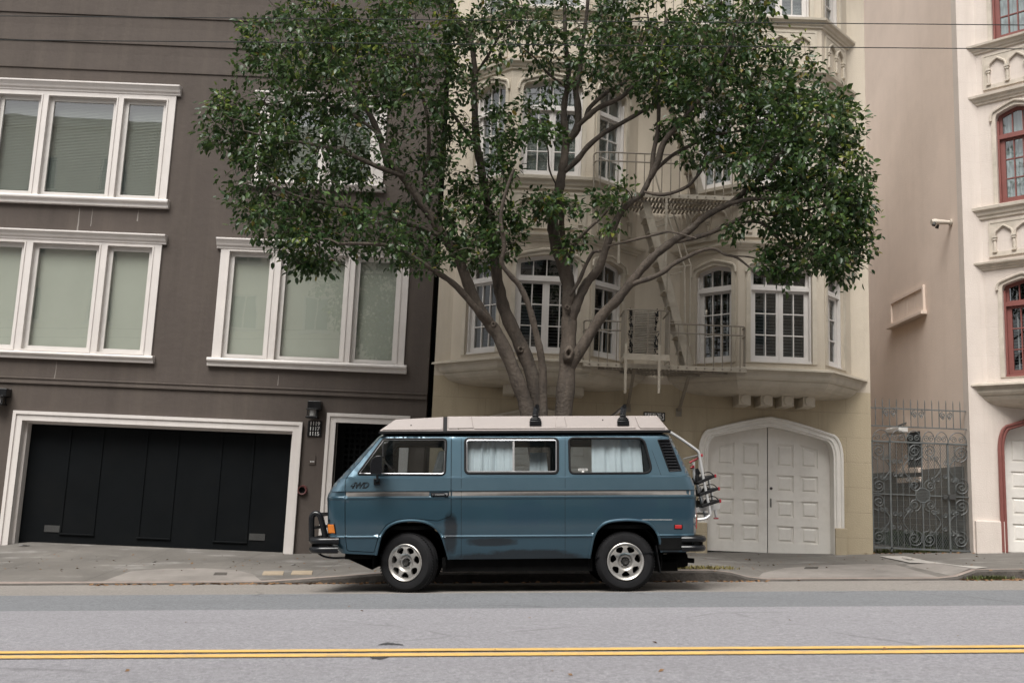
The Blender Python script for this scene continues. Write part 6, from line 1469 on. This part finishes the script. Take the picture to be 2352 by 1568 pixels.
def flake(p, s):
    a = random.uniform(0, 6.28); d = Vector((math.cos(a), math.sin(a), random.uniform(-.2, .4)))*s; e = Vector((-math.sin(a), math.cos(a), random.uniform(-.1, .3)))*s*.5; p = p+Vector((0, 0, .006))
    g.add([p-d, p+e+Vector((0, 0, s*.3)), p+d, p-e], [(0, 1, 2, 3)])
for _ in range(420):
    px = random.choice([random.gauss(650, 130), random.uniform(200, 900), random.uniform(1500, 1760), random.uniform(2200, 2350), random.gauss(1200, 200)])
    x = at_y(px, 1335, CURB).x; y = CURB-abs(random.gauss(0, .12)); flake(Vector((x, y, gz(x, y))), random.uniform(.018, .05))
for _ in range(260):
    p = on_walk(random.uniform(-50, 2400), random.uniform(1272, 1312)); flake(p, random.uniform(.01, .03))
for _ in range(60):
    px = random.uniform(1980, 2240); x = at_y(px, 1270, F).x; y = F-abs(random.gauss(0, .08))+.1; flake(Vector((x, y, walk_z(x, y))), random.uniform(.015, .04))
for _ in range(16):
    p = on_road(random.uniform(0, 2350), random.uniform(1365, 1560)); flake(p, random.uniform(.01, .025))
tag(g.build('leaf_litter', M['litter']), 'dry brown leaves scattered along the kerb and pavement', 'leaf litter', None, 'stuff')
for px, py, s, lab in ((55, 1253, .10, 'folded white paper scrap beside the left leg of the garage frame'), (674, 1297, .035, 'tiny white paper scrap on the pavement beside the garage'), (355, 1358-68, .03, 'tiny white paper scrap on the pavement before the black garage door')):
    p = on_walk(px, py); g = G(); g.add([p+Vector((-s, -.04, .01)), p+Vector((s*.7, -.05, .02)), p+Vector((s, .05, .012)), p+Vector((-s*.6, .06, .012))], [(0, 1, 2, 3)]); tag(g.build('paper_scrap', M['paper']), lab, 'paper scrap')
M['darkgrass'] = mat('shaded grass', (.022, .040, .014), .8, .3, 9)
M['weed'] = mat('weed', (.09, .11, .03), .7, .3, 9); M['drygrass'] = mat('dry grass', (.20, .17, .06), .8, .3, 9)
def tuft(name, spots, h, m, lab, n):
    g = G()
    for _ in range(n):
        p = random.choice(spots)+Vector((random.gauss(0, .09), random.gauss(0, .03), 0)); a = random.uniform(0, 6.28); hh = h*random.uniform(.4, 1); l = Vector((math.cos(a)*hh*.6, math.sin(a)*hh*.6, hh)); w = Vector((-math.sin(a), math.cos(a), 0))*.006
        g.add([p-w, p+w, p+l*.6+w*.6, p+l-Vector((0, 0, hh*.25)), p+l*.6-w*.6], [(0, 1, 2, 4), (4, 2, 3)])
    tag(g.build(name, m), lab, 'weeds', None, 'stuff')
tuft('weed_patch', [Vector((at_y(x, 1322, CURB).x, CURB-.03, gz(at_y(x, 1322, CURB).x, CURB))) for x in range(2238, 2310, 8)], .10, M['weed'], 'green weeds sprouting from the gutter at the right kerb end', 420)
tuft('grass_patch', [on_walk(x, 1306) for x in range(1560, 1680, 8)], .07, M['drygrass'], 'dry yellowish grass on the kerb strip behind the camper van', 500)
tuft('alley_grass', [Vector((X3-random.uniform(.05, .5), F+random.uniform(.5, 3.5), walk_z(X3, F)+.02)) for _ in range(160)], .42, M['darkgrass'], 'dark green grass growing in the alley behind the iron gate', 2600)
tuft('alley_weeds', [Vector((at_y(x, 1268, F+.3).x, F+.35, walk_z(at_y(x, 1268, F).x, F))) for x in range(2010, 2230, 9)], .16, M['weed'], 'low green weeds along the foot of the iron gate', 500)
